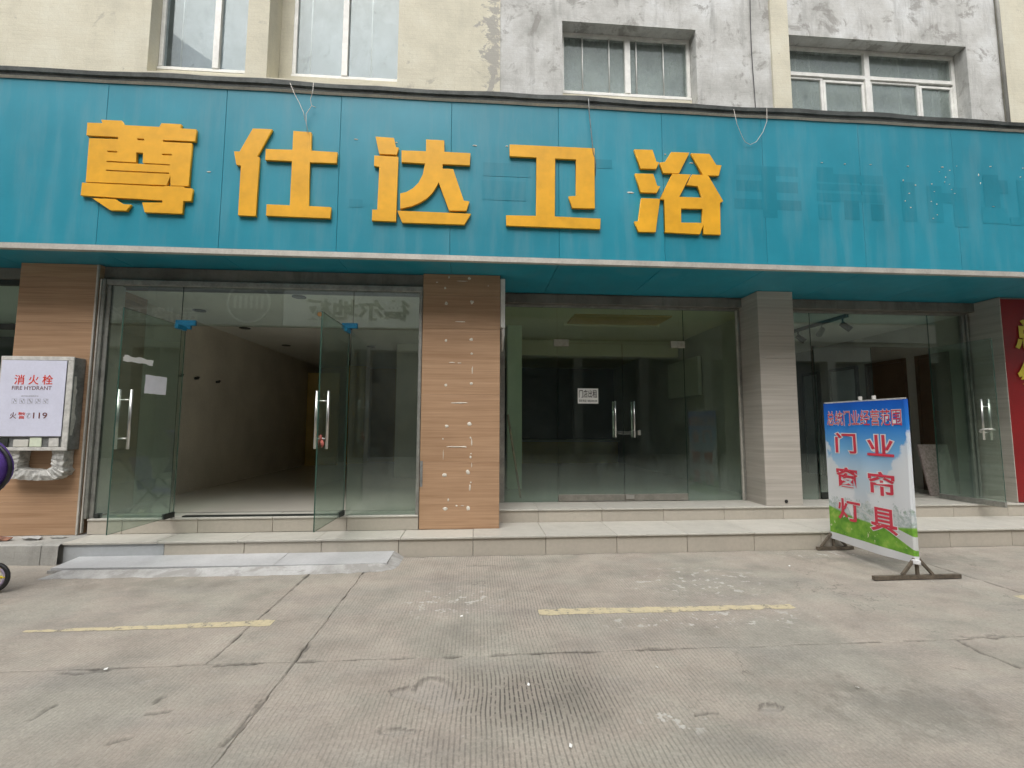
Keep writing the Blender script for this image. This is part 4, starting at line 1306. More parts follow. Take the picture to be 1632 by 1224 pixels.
# red board wall on the right, its return clad in the same striped tiles
wr = empty('wall', (8.4, 6.1, Z2), 'dark red board wall with yellow lettering and striped tile return', 'wall')
mb = MB()
mb.box(7.34, 10.4, YR + 0.02, 6.4, Z2 + 0.001, ZS - 0.006)
mb.build('core', M['cement'], wr)
box_part('red_board', 7.338, 10.4, YR, YR + 0.018, Z2 + 0.01, ZS - 0.03, M['red_wall'], wr)
for a, b in ((Z2 + 0.002, 0.70), (0.70, 1.50), (1.50, 2.30), (2.30, 3.10), (3.10, ZS - 0.004)):
    box_part('wall_tile', 7.326, 7.3375, YR + 0.0, 6.40, a + 0.0018, b - 0.0018, M['stripe'], wr, 0.0015)
mb = MB()
for body, za, zb in (('总', 2.46, 2.90), ('统', 1.86, 2.30)):
    text_on(mb, body, (0, YR - 0.012, 0), (1, 0, 0), (0, 0, 1), (7.49, za, 7.98, zb), 0.03)
vv = len(mb.v)
mb.build('lettering', M['gold'], wr, recalc=False)

# thin white light box fixed to the pillar's side, seen on edge
lb = empty('light_box', (0.30, 5.6, 2.55), 'narrow dirty white box fixed high on the side of the glue-spotted pillar', 'light box')
box_part('case', 0.272, 0.330, 5.53, 5.58, 2.575, 3.185, M['white_metal'], lb, 0.006)
box_part('bracket', 0.2685, 0.300, 5.585, 5.70, 2.62, 3.12, M['off_white'], lb, 0.003)
mb = MB()
mb.tube([(0.305, 5.565, 2.575), (0.31, 5.57, 2.50), (0.302, 5.60, 2.44), (0.30, 5.62, 2.30)], [0.02, 0.022, 0.018, 0.012], 8)
mb.build('cable_sleeve', M['off_white'], lb, smooth=True)

# ------------------------------------------------------------------ glass shop fronts
def pane(parent, a, b, z0, z1, mat, name='pane', t=0.012):
    mb = MB()
    mb.obox(a, b, z0, z1, t, 0, 1)
    return mb.build(name, [mat, M['glass_edge']], parent)


def pull_handle(parent, c, n, z0, z1, off=0.055, r=0.014):
    """two upright bars either side of the glass joined by short pins"""
    n = Vector((n[0], n[1], 0)).normalized()
    c = Vector((c[0], c[1], 0))
    mb = MB()
    for s in (-1, 1):
        p = c + n * off * s
        mb.tube([(p.x, p.y, z0), (p.x, p.y, z1)], r, 10)
    for zz in (z0 + 0.1, z1 - 0.1):
        a, b = c - n * off, c + n * off
        mb.tube([(a.x, a.y, zz), (b.x, b.y, zz)], 0.008, 8)
    return mb.build('handle', M['steel'], parent, smooth=True)


def fitting(parent, a, b, z0, z1, mat, t=0.034, name='patch_fitting'):
    mb = MB()
    mb.obox(a, b, z0, z1, t)
    return mb.build(name, mat, parent, bevel=0.003)


# left front, both leaves standing open
sf = empty('glass_shopfront', (-2.45, YL, 0.37), 'dusty glass shop front with both glass doors swung open towards the street', 'shop front')
ZL = 0.373
mb = MB()
mb.box(-4.268, -4.235, YL - 0.05, YL + 0.03, ZL, 3.058)
mb.box(-4.235, -4.19, YL - 0.02, YL + 0.03, ZL, 2.99)
mb.box(-4.2355, -0.66, YL - 0.035, YL + 0.03, 2.992, 3.056)
mb.box(-0.70, -0.6605, YL - 0.03, YL + 0.03, ZL, 2.990)
mb.build('frame', M['dull_steel'], sf, bevel=0.004)
mb = MB()
mb.box(-4.282, -4.2685, YL - 0.058, YL - 0.03, ZL - 0.15, 3.05)
mb.build('edge_strip', M['alu'], sf)
G = M['glass']
pane(sf, (-4.19, YL), (-3.405, YL), ZL, 2.53, G)
pane(sf, (-1.49, YL), (-0.70, YL), ZL, 2.53, G)
pane(sf, (-4.19, YL), (-3.413, YL), 2.536, 2.992, G, 'transom_pane')
pane(sf, (-3.409, YL), (-1.477, YL), 2.536, 2.992, G, 'transom_pane')
pane(sf, (-1.473, YL), (-0.70, YL), 2.536, 2.992, G, 'transom_pane')
mb = MB()
mb.box(-3.26, -1.52, YL - 0.02, YL + 0.05, ZL, ZL + 0.012)
mb.build('floor_track', M['dark_metal'], sf)
for hx, fx, lab in ((-3.345, -3.375, None), (-1.505, -1.53, None)):
    d = pane(sf, (hx, YL - 0.03), (fx, YL - 0.925), 0.388, 2.515, G, 'door_leaf')
    pull_handle(d, (fx + 0.004, YL - 0.83), (1, 0.03), 1.165, 1.735)
    fitting(d, (hx, YL - 0.03), (hx - 0.006, YL - 0.19), 0.380, 0.438, M['dark_metal'])
    fitting(d, (hx, YL - 0.028), (hx - 0.006, YL - 0.19), 2.468, 2.520, M['film'])
fitting(sf, (-3.47, YL), (-3.25, YL), 2.537, 2.60, M['film'])
fitting(sf, (-1.60, YL), (-1.42, YL), 2.537, 2.60, M['film'])
fitting(sf, (-3.455, YL - 0.002), (-3.30, YL - 0.002), 2.495, 2.5355, M['film'], 0.036)
mb = MB()
mb.box(-4.17, -4.13, YL - 0.025, YL + 0.03, ZL, ZL + 0.05)
mb.build('floor_clip', M['dark_metal'], sf)

# middle front, doors shut
sm = empty('glass_shopfront', (2.05, YM, Z2), 'grimy glass shop front with shut double doors and a small rental notice', 'shop front')
ZM = Z2 + 0.001
GM = M['glass_mid']
mb = MB()
mb.box(0.27, 3.77, YM - 0.02, YM + 0.03, 3.052, 3.084)
mb.box(3.722, 3.758, YM - 0.04, YM + 0.03, ZM, 3.051)
mb.box(0.30, 0.376, YM - 0.02, YM + 0.03, ZM, 3.051)
mb.build('frame', M['dull_steel'], sm, bevel=0.003)
mb = MB()
mb.box(3.700, 3.7215, YM - 0.045, YM - 0.015, ZM, 3.05)
mb.build('edge_strip', M['alu'], sm)
pane(sm, (0.376, YM), (1.108, YM), ZM, 3.052, GM)
pane(sm, (2.932, YM), (3.722, YM), ZM, 3.052, GM)
pane(sm, (1.112, YM), (2.928, YM), 2.552, 3.052, GM, 'transom_pane')
for a, b, hx in ((1.114, 2.030, 1.905), (2.036, 2.928, 2.172)):
    d = pane(sm, (a, YM), (b, YM), ZM + 0.095, 2.546, GM, 'door_leaf')
    pull_handle(d, (hx, YM), (0, 1), 1.235, 1.735, 0.055, 0.0115)
    fitting(d, (a, YM), (b, YM), ZM + 0.006, ZM + 0.098, M['rail_dull'], 0.03, 'bottom_rail')
for a, b in ((1.06, 1.27), (2.74, 2.945)):
    fitting(sm, (a, YM), (b, YM), 2.5, 2.60, M['fitting'], 0.036)
box_part('floor_lock', 2.045, 2.16, YM - 0.028, YM - 0.016, Z2 + 0.035, Z2 + 0.085, M['steel'], sm)

# right front, one leaf open
sr = empty('glass_shopfront', (5.8, YM, Z2), 'glass shop front with one leaf swung open beside the red wall', 'shop front')
mb = MB()
mb.box(4.265, 7.325, YM - 0.02, YM + 0.03, 3.052, 3.084)
mb.box(7.22, 7.26, YM - 0.04, YM + 0.03, ZM, 3.051)
mb.box(7.27, 7.30, YM - 0.06, YM + 0.03, ZM, 3.051)
mb.box(4.265, 4.30, YM - 0.03, YM + 0.03, ZM, 3.051)
mb.build('frame', M['dull_steel'], sr, bevel=0.003)
pane(sr, (4.30, YM), (4.842, YM), ZM, 3.052, G)
pane(sr, (4.846, YM), (6.70, YM), 2.56, 3.052, G, 'transom_pane')
pane(sr, (6.704, YM), (7.22, YM), ZM, 3.052, G)
d = pane(sr, (4.88, YM), (5.77, YM), ZM + 0.095, 2.55, G, 'door_leaf')
fitting(d, (4.88, YM), (5.77, YM), ZM + 0.006, ZM + 0.098, M['dark_metal'], 0.03, 'bottom_rail')
pull_handle(d, (5.66, YM), (0, 1), 1.235, 1.735)
d = pane(sr, (6.66, YM - 0.03), (6.70, YM - 0.84), ZM + 0.07, 2.55, G, 'door_leaf')
fitting(d, (6.66, YM - 0.03), (6.70, YM - 0.842), ZM + 0.006, ZM + 0.073, M['dull_steel'], 0.034, 'bottom_rail')
pull_handle(d, (6.693, YM - 0.70), (1, 0.05), 1.22, 1.76)

# neighbour's dark front at the far left
nb_ = empty('glass_shopfront', (-7.2, 5.75, Z1), 'dark neighbouring shop front beyond the hydrant pillar', 'shop front')
mb = MB()
for a, b, c, e in ((-9.3, -5.16, 3.02, 3.08), (-5.28, -5.16, Z1, 3.02), (-7.3, -7.22, Z1, 3.02), (-9.3, -7.3, 2.5, 2.56), (-7.22, -5.28, 2.5, 2.56)):
    mb.box(a, b, 5.72, 5.78, c, e)
mb.build('frame', M['dark_metal'], nb_, bevel=0.003)
for a, b in ((-9.3, -7.3), (-7.22, -5.28)):
    pane(nb_, (a, 5.75), (b, 5.75), Z1 + 0.01, 2.5, M['glass_mid'])
    pane(nb_, (a, 5.75), (b, 5.75), 2.56, 3.02, M['glass_mid'], 'transom_pane')

# ------------------------------------------------------------------ rooms behind the glass
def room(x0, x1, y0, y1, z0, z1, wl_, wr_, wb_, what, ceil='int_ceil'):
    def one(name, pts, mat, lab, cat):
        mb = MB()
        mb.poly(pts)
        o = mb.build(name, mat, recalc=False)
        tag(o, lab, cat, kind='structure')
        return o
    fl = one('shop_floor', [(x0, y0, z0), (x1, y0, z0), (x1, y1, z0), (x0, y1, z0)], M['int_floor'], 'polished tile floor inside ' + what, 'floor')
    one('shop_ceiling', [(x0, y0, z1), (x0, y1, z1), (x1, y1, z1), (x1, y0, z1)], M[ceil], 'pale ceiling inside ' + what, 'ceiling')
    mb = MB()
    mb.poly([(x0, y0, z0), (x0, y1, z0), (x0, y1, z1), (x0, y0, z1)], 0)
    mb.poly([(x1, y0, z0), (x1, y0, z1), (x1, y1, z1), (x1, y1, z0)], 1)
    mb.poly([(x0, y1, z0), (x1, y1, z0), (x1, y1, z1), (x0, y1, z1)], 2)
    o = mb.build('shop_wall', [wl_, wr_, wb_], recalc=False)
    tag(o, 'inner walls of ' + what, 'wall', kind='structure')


room(-4.42, -0.20, YL + 0.31, 13.5, 0.366, 3.02, M['int_wall'], M['int_wall'], M['int_brown'], 'the empty shop with open doors')
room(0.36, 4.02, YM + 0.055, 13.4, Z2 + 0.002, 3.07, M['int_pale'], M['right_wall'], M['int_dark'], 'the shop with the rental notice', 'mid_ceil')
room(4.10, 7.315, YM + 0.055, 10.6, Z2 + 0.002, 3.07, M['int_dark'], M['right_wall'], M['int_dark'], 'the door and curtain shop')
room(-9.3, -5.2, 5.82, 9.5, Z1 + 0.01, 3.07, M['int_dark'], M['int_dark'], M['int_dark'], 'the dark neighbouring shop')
# side returns between lintel and room
mb = MB()
mb.box(-4.30, -4.27, YL + 0.035, YL + 0.31, 0.372, 3.055)
mb.box(-0.655, -0.645, YL + 0.035, YL + 0.31, 0.372, 3.055)
o = mb.build('shop_wall', M['int_wall'])
tag(o, 'narrow plaster reveals beside the open doors', 'wall', kind='structure')
# fittings seen inside
o = box_part('inner_column', -3.55, -3.05, 12.9, 13.45, 0.367, 3.019, M['int_gold'])
tag(o, 'ochre column at the back of the empty shop', 'column')
o = box_part('inner_column', -1.6, -0.22, 9.3, 10.0, 0.367, 3.019, M['int_pale'])
tag(o, 'pale boxed column deep inside the empty shop', 'column')
o = box_part('back_partition', -4.40, -3.6, 12.4, 12.5, 0.367, 2.75, M['int_gold'])
tag(o, 'ochre partition panel at the back of the empty shop', 'partition')
o = box_part('inner_column', 0.50, 0.74, 7.65, 7.95, Z2 + 0.003, 3.069, M['int_green'])
tag(o, 'pale green column just inside the shut glass doors', 'column')
cn = empty('display_counter', (2.2, 13.0, Z2), 'long low wooden counter across the back of the shop with the rental notice', 'counter')
box_part('base', 0.9, 3.9, 12.7, 13.3, Z2 + 0.004, 0.95, M['int_gold'], cn)
box_part('top', 0.86, 3.94, 12.65, 13.32, 0.952, 1.0, M['int_wall'], cn)
tc = empty('ceiling_bulkhead', (2.1, 7.4, 2.9), 'dropped rectangular ceiling frame inside the shop with the rental notice', 'ceiling frame')
box_part('beam', 0.76, 4.0, 8.9, 9.1, 2.76, 3.069, M['mid_ceil'], tc)
box_part('recess_panel', 1.45, 2.95, 6.75, 7.35, 3.045, 3.068, M['int_brown'], tc)
box_part('edge_strip', 1.40, 3.0, 7.36, 7.42, 3.02, 3.068, M['mid_ceil'], tc)
o = box_part('wall_board', 3.94, 4.01, 8.0, 9.3, 1.95, 2.65, M['int_pale'])
tag(o, 'blank pale board on the inner wall behind the shut doors', 'board')
DL = ['unlit downlight along the hook wall, first one in from the glass', 'unlit downlight right behind the glass above the open doors', 'unlit downlight along the hook wall, second one in from the glass',
      'unlit downlight along the hook wall, third one in from the glass', 'unlit downlight beside the pale boxed column deep in the empty shop', 'unlit downlight mid-ceiling in the empty shop, clear of wall and column',
      'unlit downlight behind the shut doors, nearer the dropped ceiling frame', 'unlit downlight behind the shut doors, nearer the back counter']
for k, (x, y, z) in enumerate(((-3.95, 6.8, 3.02), (-2.26, 5.95, 3.02), (-3.9, 8.0, 3.02), (-3.9, 9.7, 3.02), (-2.2, 9.7, 3.02), (-2.2, 7.9, 3.02), (1.0, 9.6, 3.07), (1.2, 11.0, 3.07))):
    dl = empty('ceiling_downlight', (x, y, z - 0.012), DL[k], 'light', 'round ceiling downlights of the empty shop' if z < 3.05 else 'round ceiling downlights behind the shut doors')
    mb = MB()
    mb.tube([(x, y, z - 0.002), (x, y, z - 0.012)], 0.085, 16)
    mb.build('trim_ring', M['dark_metal'], dl)
    mb = MB()
    mb.tube([(x, y, z - 0.0125), (x, y, z - 0.016)], 0.06, 16)
    mb.build('lens', M['int_dark'], dl)
# sample doors along the right wall of the curtain shop
for k, (ya, yb, mt, lab) in enumerate(((9.35, 9.85, 'door_grey', 'pale grey sample door deepest along the right inner wall'), (8.35, 9.05, 'door_grey', 'pale grey sample door between grey and brown ones'), (7.35, 8.15, 'door_brown', 'dark brown sample door between a grey door and another brown one'), (6.62, 7.15, 'door_brown', 'narrow dark brown sample door next to the glass front'))):
    dd = empty('sample_door', (7.28, (ya + yb) / 2, Z2), lab, 'door')
    box_part('leaf', 7.275, 7.312, ya + 0.05, yb - 0.05, Z2 + 0.004, 2.50, M[mt], dd)
    mb = MB()
    for a, b, c, e in ((ya, yb, 2.503, 2.56), (ya, ya + 0.048, Z2 + 0.004, 2.502), (yb - 0.048, yb, Z2 + 0.004, 2.502)):
        mb.box(7.262, 7.313, a, b, c, e)
    mb.build('door_frame', M['int_dark' if 'grey' in mt else 'door_brown'], dd)
    for zz in (0.55, 1.5):
        box_part('inset_panel', 7.268, 7.2745, ya + 0.14, yb - 0.14, zz, zz + 0.8, M[mt], dd)
pt_ = empty('sample_panel', (5.2, 8.6, Z2), 'tall pale grey sample panel standing inside behind the banner', 'door panel')
box_part('leaf', 4.55, 5.0, 8.6, 8.64, Z2 + 0.004, 2.55, M['door_grey'], pt_)
box_part('frame', 5.0, 5.06, 8.58, 8.66, Z2 + 0.004, 2.6, M['int_dark'], pt_)
tl_ = empty('track_light', (5.5, 7.0, 2.9), 'black ceiling track with adjustable spot lamps, unlit', 'track light')
mb = MB()
mb.box(5.48, 5.53, 6.43, 8.2, 3.02, 3.068)
mb.build('track', M['black'], tl_)
for k, (y, tilt) in enumerate(((6.52, 0.9), (6.95, -0.8), (7.5, 0.8), (8.0, -0.7))):
    mb = MB()
    dv = Vector((math.sin(tilt), -0.35, -0.75)).normalized()
    c = Vector((5.505, y, 2.93))
    mb.tube([(5.505, y, 3.019), (5.505, y, 2.95)], 0.012, 8)
    mb.tube([c - dv * 0.03, c + dv * 0.13], [0.04, 0.045], 12)
    mb.build('spot_head', M['black'] if k % 2 == 0 else M['dull_steel'], tl_, smooth=False)
lbn = empty('leaning_board', (6.95, 6.6, Z2), 'speckled pinkish stone sample leaning inside the glass by the red wall', 'board')
mb = MB()
mb.raw([(6.74, 6.52, Z2 + 0.004), (7.12, 6.48, Z2 + 0.004), (7.16, 6.62, 1.12), (6.72, 6.66, 1.12), (6.74, 6.55, Z2 + 0.004), (7.12, 6.51, Z2 + 0.004), (7.16, 6.65, 1.12), (6.72, 6.69, 1.12)],
       [(0, 1, 2, 3), (7, 6, 5, 4), (0, 4, 5, 1), (1, 5, 6, 2), (2, 6, 7, 3), (3, 7, 4, 0)])
mb.build('slab', M['board_pink'], lbn)
mb = MB()
mb.tube([(0.62, 6.60, Z2 + 0.02), (0.43, 6.50, 1.55)], 0.016, 8)
o = mb.build('leaning_pole', M['pole'], smooth=True)
tag(o, 'thin wooden pole leaning against the glass beside the glue-spotted pillar', 'pole')

# ------------------------------------------------------------------ fire hydrant cabinet
fc = empty('fire_hydrant_cabinet', (-4.72, 5.42, 1.1), 'grey wall cabinet with white fire hydrant notice on the wooden pillar', 'cabinet')
mb = MB()
mb.box(-5.09, -4.365, 5.35, 5.498, 1.125, 2.125)
mb.build('body', M['grey_box'], fc, bevel=0.004)
mb = MB()
for a, b, c, e in ((-5.095, -4.36, 2.088, 2.13), (-5.095, -4.36, 1.12, 1.155), (-4.42, -4.36, 1.156, 2.087), (-5.095, -5.06, 1.156, 2.087)):
    mb.box(a, b, 5.335, 5.349, c, e)
mb.build('door_frame', M['off_white'], fc, bevel=0.003)
# torn strip of pale paint along the side
mb = MB()
zz = np.linspace(1.28, 1.92, 26)
ww = [0.012 + 0.035 * float(vnoise(np.array(z * 13.0), np.array(2.0), 17)) + 0.02 * (1.92 - z > 0.15) for z in zz]
for i in range(25):
    mb.poly([(-4.3625, 5.36, zz[i]), (-4.3625, 5.36 + ww[i], zz[i]), (-4.3625, 5.36 + ww[i + 1], zz[i + 1]), (-4.3625, 5.36, zz[i + 1])])
mb.build('torn_paint', M['off_white'], fc, recalc=False)
nt = box_part('notice', -5.075, -4.424, 5.327, 5.334, 1.272, 2.084, M['poster'], fc, 0.001)
mb = MB()
text_on(mb, '消 火 栓', (0, 5.3255, 0), (1, 0, 0), (0, 0, 1), (-4.935, 1.822, -4.55, 1.928), 0.012)
mb.build('red_lettering', M['red_print'], nt, recalc=False)
mb = MB()
text_on(mb, 'FIRE HYDRANT', (0, 5.3255, 0), (1, 0, 0), (0, 0, 1), (-4.95, 1.766, -4.555, 1.806), 0.002)
text_on(mb, '火', (0, 5.3255, 0), (1, 0, 0), (0, 0, 1), (-4.945, 1.458, -4.880, 1.526), 0.008)
text_on(mb, '119', (0, 5.3255, 0), (1, 0, 0), (0, 0, 1), (-4.715, 1.460, -4.575, 1.524), 0.006)
mb.build('dark_lettering', M['dark_print'], nt, recalc=False)
mb = MB()
text_on(mb, '警', (0, 5.3255, 0), (1, 0, 0), (0, 0, 1), (-4.865, 1.456, -4.792, 1.528), 0.006)
mb.build('red_lettering', M['red_print'], nt, recalc=False)
mb = MB()
text_on(mb, '室内消火栓使用方法', (0, 5.3255, 0), (1, 0, 0), (0, 0, 1), (-4.85, 1.69, -4.68, 1.708), 0.0)
text_on(mb, '✆', (0, 5.3255, 0), (1, 0, 0), (0, 0, 1), (-4.785, 1.462, -4.735, 1.52), 0.0)
for k in range(5):
    x = -4.94 + k * 0.078
    for a, b, c, e in ((x, x + 0.05, 1.618, 1.620), (x, x + 0.05, 1.668, 1.670), (x, x + 0.002, 1.62, 1.668), (x + 0.048, x + 0.05, 1.62, 1.668)):
        mb.poly([(a, 5.3255, c), (b, 5.3255, c), (b, 5.3255, e), (a, 5.3255, e)])
    for j in range(3):
        xx, zz_ = x + 0.012 + 0.01 * j, 1.628 + 0.012 * ((j * 2 + k) % 3)
        mb.poly([(xx, 5.3254, zz_), (xx + 0.011, 5.3254, zz_), (xx + 0.008, 5.3254, zz_ + 0.014), (xx + 0.001, 5.3254, zz_ + 0.014)])
mb.build('pictogram', M['grey_print'], nt, recalc=False)
# things kept in the open lower slot
for x0, x1, mt in ((-5.04, -4.95, 'dark_metal'), (-4.90, -4.75, 'int_pale'), (-4.74, -4.62, 'int_green'), (-4.55, -4.45, 'off_white')):
    box_part('stored_box', x0, x1, 5.337, 5.3485, 1.160, 1.160 + rng.uniform(0.075, 0.1), M[mt], fc, 0.004)
# hose tray wrapped in crumpled plastic hanging below
pts = []
rw = random.Random(5)
prof = [(-4.97, 1.118), (-4.99, 0.95), (-4.99, 0.855), (-4.95, 0.825), (-4.70, 0.805), (-4.50, 0.805), (-4.42, 0.85), (-4.385, 0.90), (-4.41, 0.93), (-4.41, 1.118)]
mb = MB()
fine = []
for i in range(len(prof) - 1):
    for k in range(6):
        t = k / 6
        fine.append((prof[i][0] + (prof[i + 1][0] - prof[i][0]) * t + rw.uniform(-.004, .004), prof[i][1] + (prof[i + 1][1] - prof[i][1]) * t + rw.uniform(-.004, .004)))
fine.append(prof[-1])
rings = []
cx_, cz_ = -4.70, 1.05
for s, y in ((1.0, 5.497), (1.0, 5.43), (0.99, 5.372), (0.80, 5.362), (0.58, 5.370), (0.56, 5.43), (0.55, 5.495)):
    rings.append([(cx_ + (p[0] - cx_) * s + rw.uniform(-.006, .006), y + rw.uniform(-.008, .008) if y < 5.49 else y, cz_ + (p[1] - cz_) * s + rw.uniform(-.006, .006) if p[1] < 1.11 else 1.117) for p in fine])
nf = len(fine)
v = [p for r_ in rings for p in r_]
f = [(a * nf + i, a * nf + i + 1, (a + 1) * nf + i + 1, (a + 1) * nf + i) for a in range(len(rings) - 1) for i in range(nf - 1)]
mb.raw(v, f)
o = mb.build('wrapped_tray', M['wrap'], fc, smooth=False)
o['label'] = 'tray wrapped in crumpled white plastic'

# ------------------------------------------------------------------ papers on the glass
def sheet(name, a, b, z0, z1, mat, label, cat, jit=0.006, seed=1, off=-0.009):
    r_ = random.Random(seed)
    d = Vector((b[0] - a[0], b[1] - a[1], 0))
    nrm = Vector((-d.y, d.x, 0)).normalized()
    mb = MB()
    nx, nz = 8, 6
    P = [[None] * (nz + 1) for _ in range(nx + 1)]
    for i in range(nx + 1):
        for j in range(nz + 1):
            q = Vector((a[0], a[1], 0)) + d * (i / nx) + nrm * (off + 0.0015 * math.sin(i * 1.7 + j))
            z = z0 + (z1 - z0) * j / nz
            if i in (0, nx) or j in (0, nz):
                q += d.normalized() * r_.uniform(-jit, jit)
                z += r_.uniform(-jit, jit)
            P[i][j] = (q.x, q.y, z)
    for i in range(nx):
        for j in range(nz):
            mb.poly([P[i][j], P[i + 1][j], P[i + 1][j + 1], P[i][j + 1]])
    o = mb.build(name, mat, recalc=False)
    return tag(o, label, cat)


# left leaf runs from (-3.345, 5.52) to (-3.375, 4.625); papers sit on its shop side
def lp(y):
    return (-3.375 + (y - 4.625) / 0.895 * 0.03, y)


sheet('paper_slip', lp(4.655), lp(5.04), 2.005, 2.062, M['paper_warm'], 'narrow torn strip of white paper stuck to the open glass door', 'paper', 0.008, 3)
sheet('paper_notice', lp(4.95), lp(5.26), 1.715, 1.905, M['paper'], 'blank-looking square white sheet stuck to the open glass door', 'notice', 0.002, 4)
rn = empty('rental_notice', (1.535, YM - 0.01, 1.70), 'small white shop-to-let notice with black characters on shut glass doors', 'notice')
box_part('card', 1.392, 1.680, YM - 0.0095, YM - 0.0072, 1.702, 1.912, M['paper_warm'], rn, 0)
mb = MB()
text_on(mb, '门店出租', (0, YM - 0.0105, 0), (1, 0, 0), (0, 0, 1), (1.408, 1.782, 1.664, 1.892), 0.012)
text_on(mb, '联系电话 18850446208', (0, YM - 0.0105, 0), (1, 0, 0), (0, 0, 1), (1.41, 1.722, 1.664, 1.758), 0.008)
mb.build('lettering', M['black_print'], rn, recalc=False)
ck = empty('door_lock', (2.1, YM - 0.06, 1.30), 'steel cable lock threaded through the handles of the shut doors', 'lock')
mb = MB()
mb.tube([(1.90, YM - 0.072, 1.315), (2.0, YM - 0.06, 1.31), (2.1, YM - 0.07, 1.313), (2.23, YM - 0.085, 1.32)], 0.0022, 6)
mb.tube([(1.93, YM - 0.075, 1.285), (2.05, YM - 0.065, 1.283), (2.15, YM - 0.075, 1.285), (2.26, YM - 0.085, 1.283)], 0.0022, 6)
mb.build('shackle', M['dull_steel'], ck, smooth=True)
box_part('lock_body', 2.205, 2.24, YM - 0.105, YM - 0.072, 1.27, 1.335, M['steel'], ck, 0.004)
rg = empty('handle_rag', (-1.51, 4.72, 1.2), 'faded red rag knotted round the handle of an open glass door', 'rag')
mb = MB()
mb.ring((-1.524, 4.72, 1.265), (1, 0.2, 0.2), 0.03, 0.012, 14, 6)
mb.build('knot', M['cloth_red'], rg, smooth=True)
mb = MB()
mb.tube([(-1.515, 4.70, 1.25), (-1.50, 4.69, 1.215), (-1.505, 4.69, 1.18)], [0.014, 0.018, 0.006], 7)
mb.build('tail', M['cloth_red'], rg, smooth=True)
mb = MB()
mb.ring((6.693, YM - 0.70, 1.34), (0.2, 0.3, 1), 0.07, 0.012, 18, 6)
o = mb.build('handle_cable', M['off_white'], smooth=True)
tag(o, 'pale cable coiled round the handle of the open leaf by the red wall', 'cable')

mb = MB()
mb.tube([(-1.86, YL - 0.012, 2.70), (-1.86, YL - 0.0075, 2.70)], 0.028, 10)
o = mb.build('sticker', M['orange'])
tag(o, 'small round orange sticker on the glass above the open doors', 'sticker')
for k, y in enumerate((7.2, 7.6, 8.2)):
    mb = MB()
    mb.tube([(-4.418, y, 2.12), (-4.37, y, 2.12), (-4.36, y, 2.15)], 0.02, 8)
    o = mb.build('wall_hook', M['black'])
    tag(o, 'small dark hook on the bare inner wall, ' + ('closest to the open doors', 'between two other hooks', 'deepest inside the shop')[k], 'hook', 'dark hooks on the inner wall')

# ------------------------------------------------------------------ banner stand
bs = empty('banner_stand', (4.03, 4.61, 0), 'blue and green advertising banner with red characters on an iron stand', 'banner')
BX, BY0, BY1, BZ0, BZ1 = 4.03, 5.12, 4.10, 0.135, 1.655
mb = MB()
nu, nv_ = 30, 40


def bx_(u, v):
    sag = 0.012 * math.sin(u * 7 + v * 1.5) * (0.4 + 0.6 * v) + 0.006 * math.sin(u * 17 + v * 4) + 0.018 * max(0, 0.25 - v) * math.sin(u * 5)
    return BX - 0.012 + sag * 0.5


for i in range(nu):
    for j in range(nv_):
        q = []
        for a, b in ((i, j), (i + 1, j), (i + 1, j + 1), (i, j + 1)):
            u, v = a / nu, b / nv_
            dz = -0.012 * math.sin(math.pi * u) * (1 - v) + (0.018 * (u ** 6) * (1 - v))
            q.append((bx_(u, v), BY0 - (BY0 - BY1) * u, BZ0 + (BZ1 - BZ0) * v + dz))
        mb.poly(q)
for j in range(nv_):
    r_ = []
    for b in (j, j + 1):
        v = b / nv_
        z = BZ0 + (BZ1 - BZ0) * v + 0.018 * (1 - v)
        r_.append([(bx_(1.0, v), BY1, z), (BX + 0.002, BY1 - 0.014, z), (BX + 0.026, BY1 - 0.012, z), (BX + 0.032, BY1 + 0.03, z)])
    for k in range(3):
        mb.poly([r_[0][k], r_[0][k + 1], r_[1][k + 1], r_[1][k]])
bn = mb.build('banner_sheet', M['banner'], bs, smooth=True, recalc=False)


def banner_text(body, box, bold, mat, off, name, grow=0.0, k=0):
    v, f = text_geo(body, bold + grow)
    ref, _ = text_geo(body, bold)
    lo, hi = ref.min(0), ref.max(0)
    mb = MB()
    pts = []
    for p in v:
        u = box[0] + (p[0] - lo[0]) / (hi[0] - lo[0]) * (box[2] - box[0])
        z = box[1] + (p[1] - lo[1]) / (hi[1] - lo[1]) * (box[3] - box[1])
        pts.append((bx_(u / 1.02, (z - BZ0) / (BZ1 - BZ0)) - off, BY0 - u, z))
    mb.raw(pts, f)
    return mb.build(name, mat, bn, recalc=False)


for k, (body, box, bold, grow) in enumerate((('总统门业经营范围', (0.05, 1.405, 0.985, 1.565), 0.0, 0.028), ('门', (0.155, 1.105, 0.45, 1.325), 0.018, 0.04), ('业', (0.585, 1.10, 0.89, 1.312), 0.018, 0.04),
                                            ('窗', (0.145, 0.735, 0.44, 0.95), 0.018, 0.03), ('帘', (0.575, 0.71, 0.875, 0.945), 0.018, 0.03), ('灯', (0.135, 0.375, 0.445, 0.61), 0.018, 0.03), ('具', (0.57, 0.35, 0.875, 0.59), 0.018, 0.03))):
    banner_text(body, box, bold, M['banner_white'], 0.0022, 'white_outline', grow)
    banner_text(body, box, bold, M['banner_red'], 0.0040, 'red_lettering')


def bar(mb, a, b, w=0.022):
    a, b = Vector(a), Vector(b)
    t = (b - a).normalized()
    s = t.cross(Vector((0, 1, 0.01))).normalized() * w / 2
    n_ = t.cross(s).normalized() * w / 2
    c = [s + n_, s - n_, -s - n_, -s + n_]
    mb.raw([a + q for q in c] + [b + q for q in c], [(0, 1, 2, 3), (7, 6, 5, 4), (0, 4, 5, 1), (1, 5, 6, 2), (2, 6, 7, 3), (3, 7, 4, 0)])


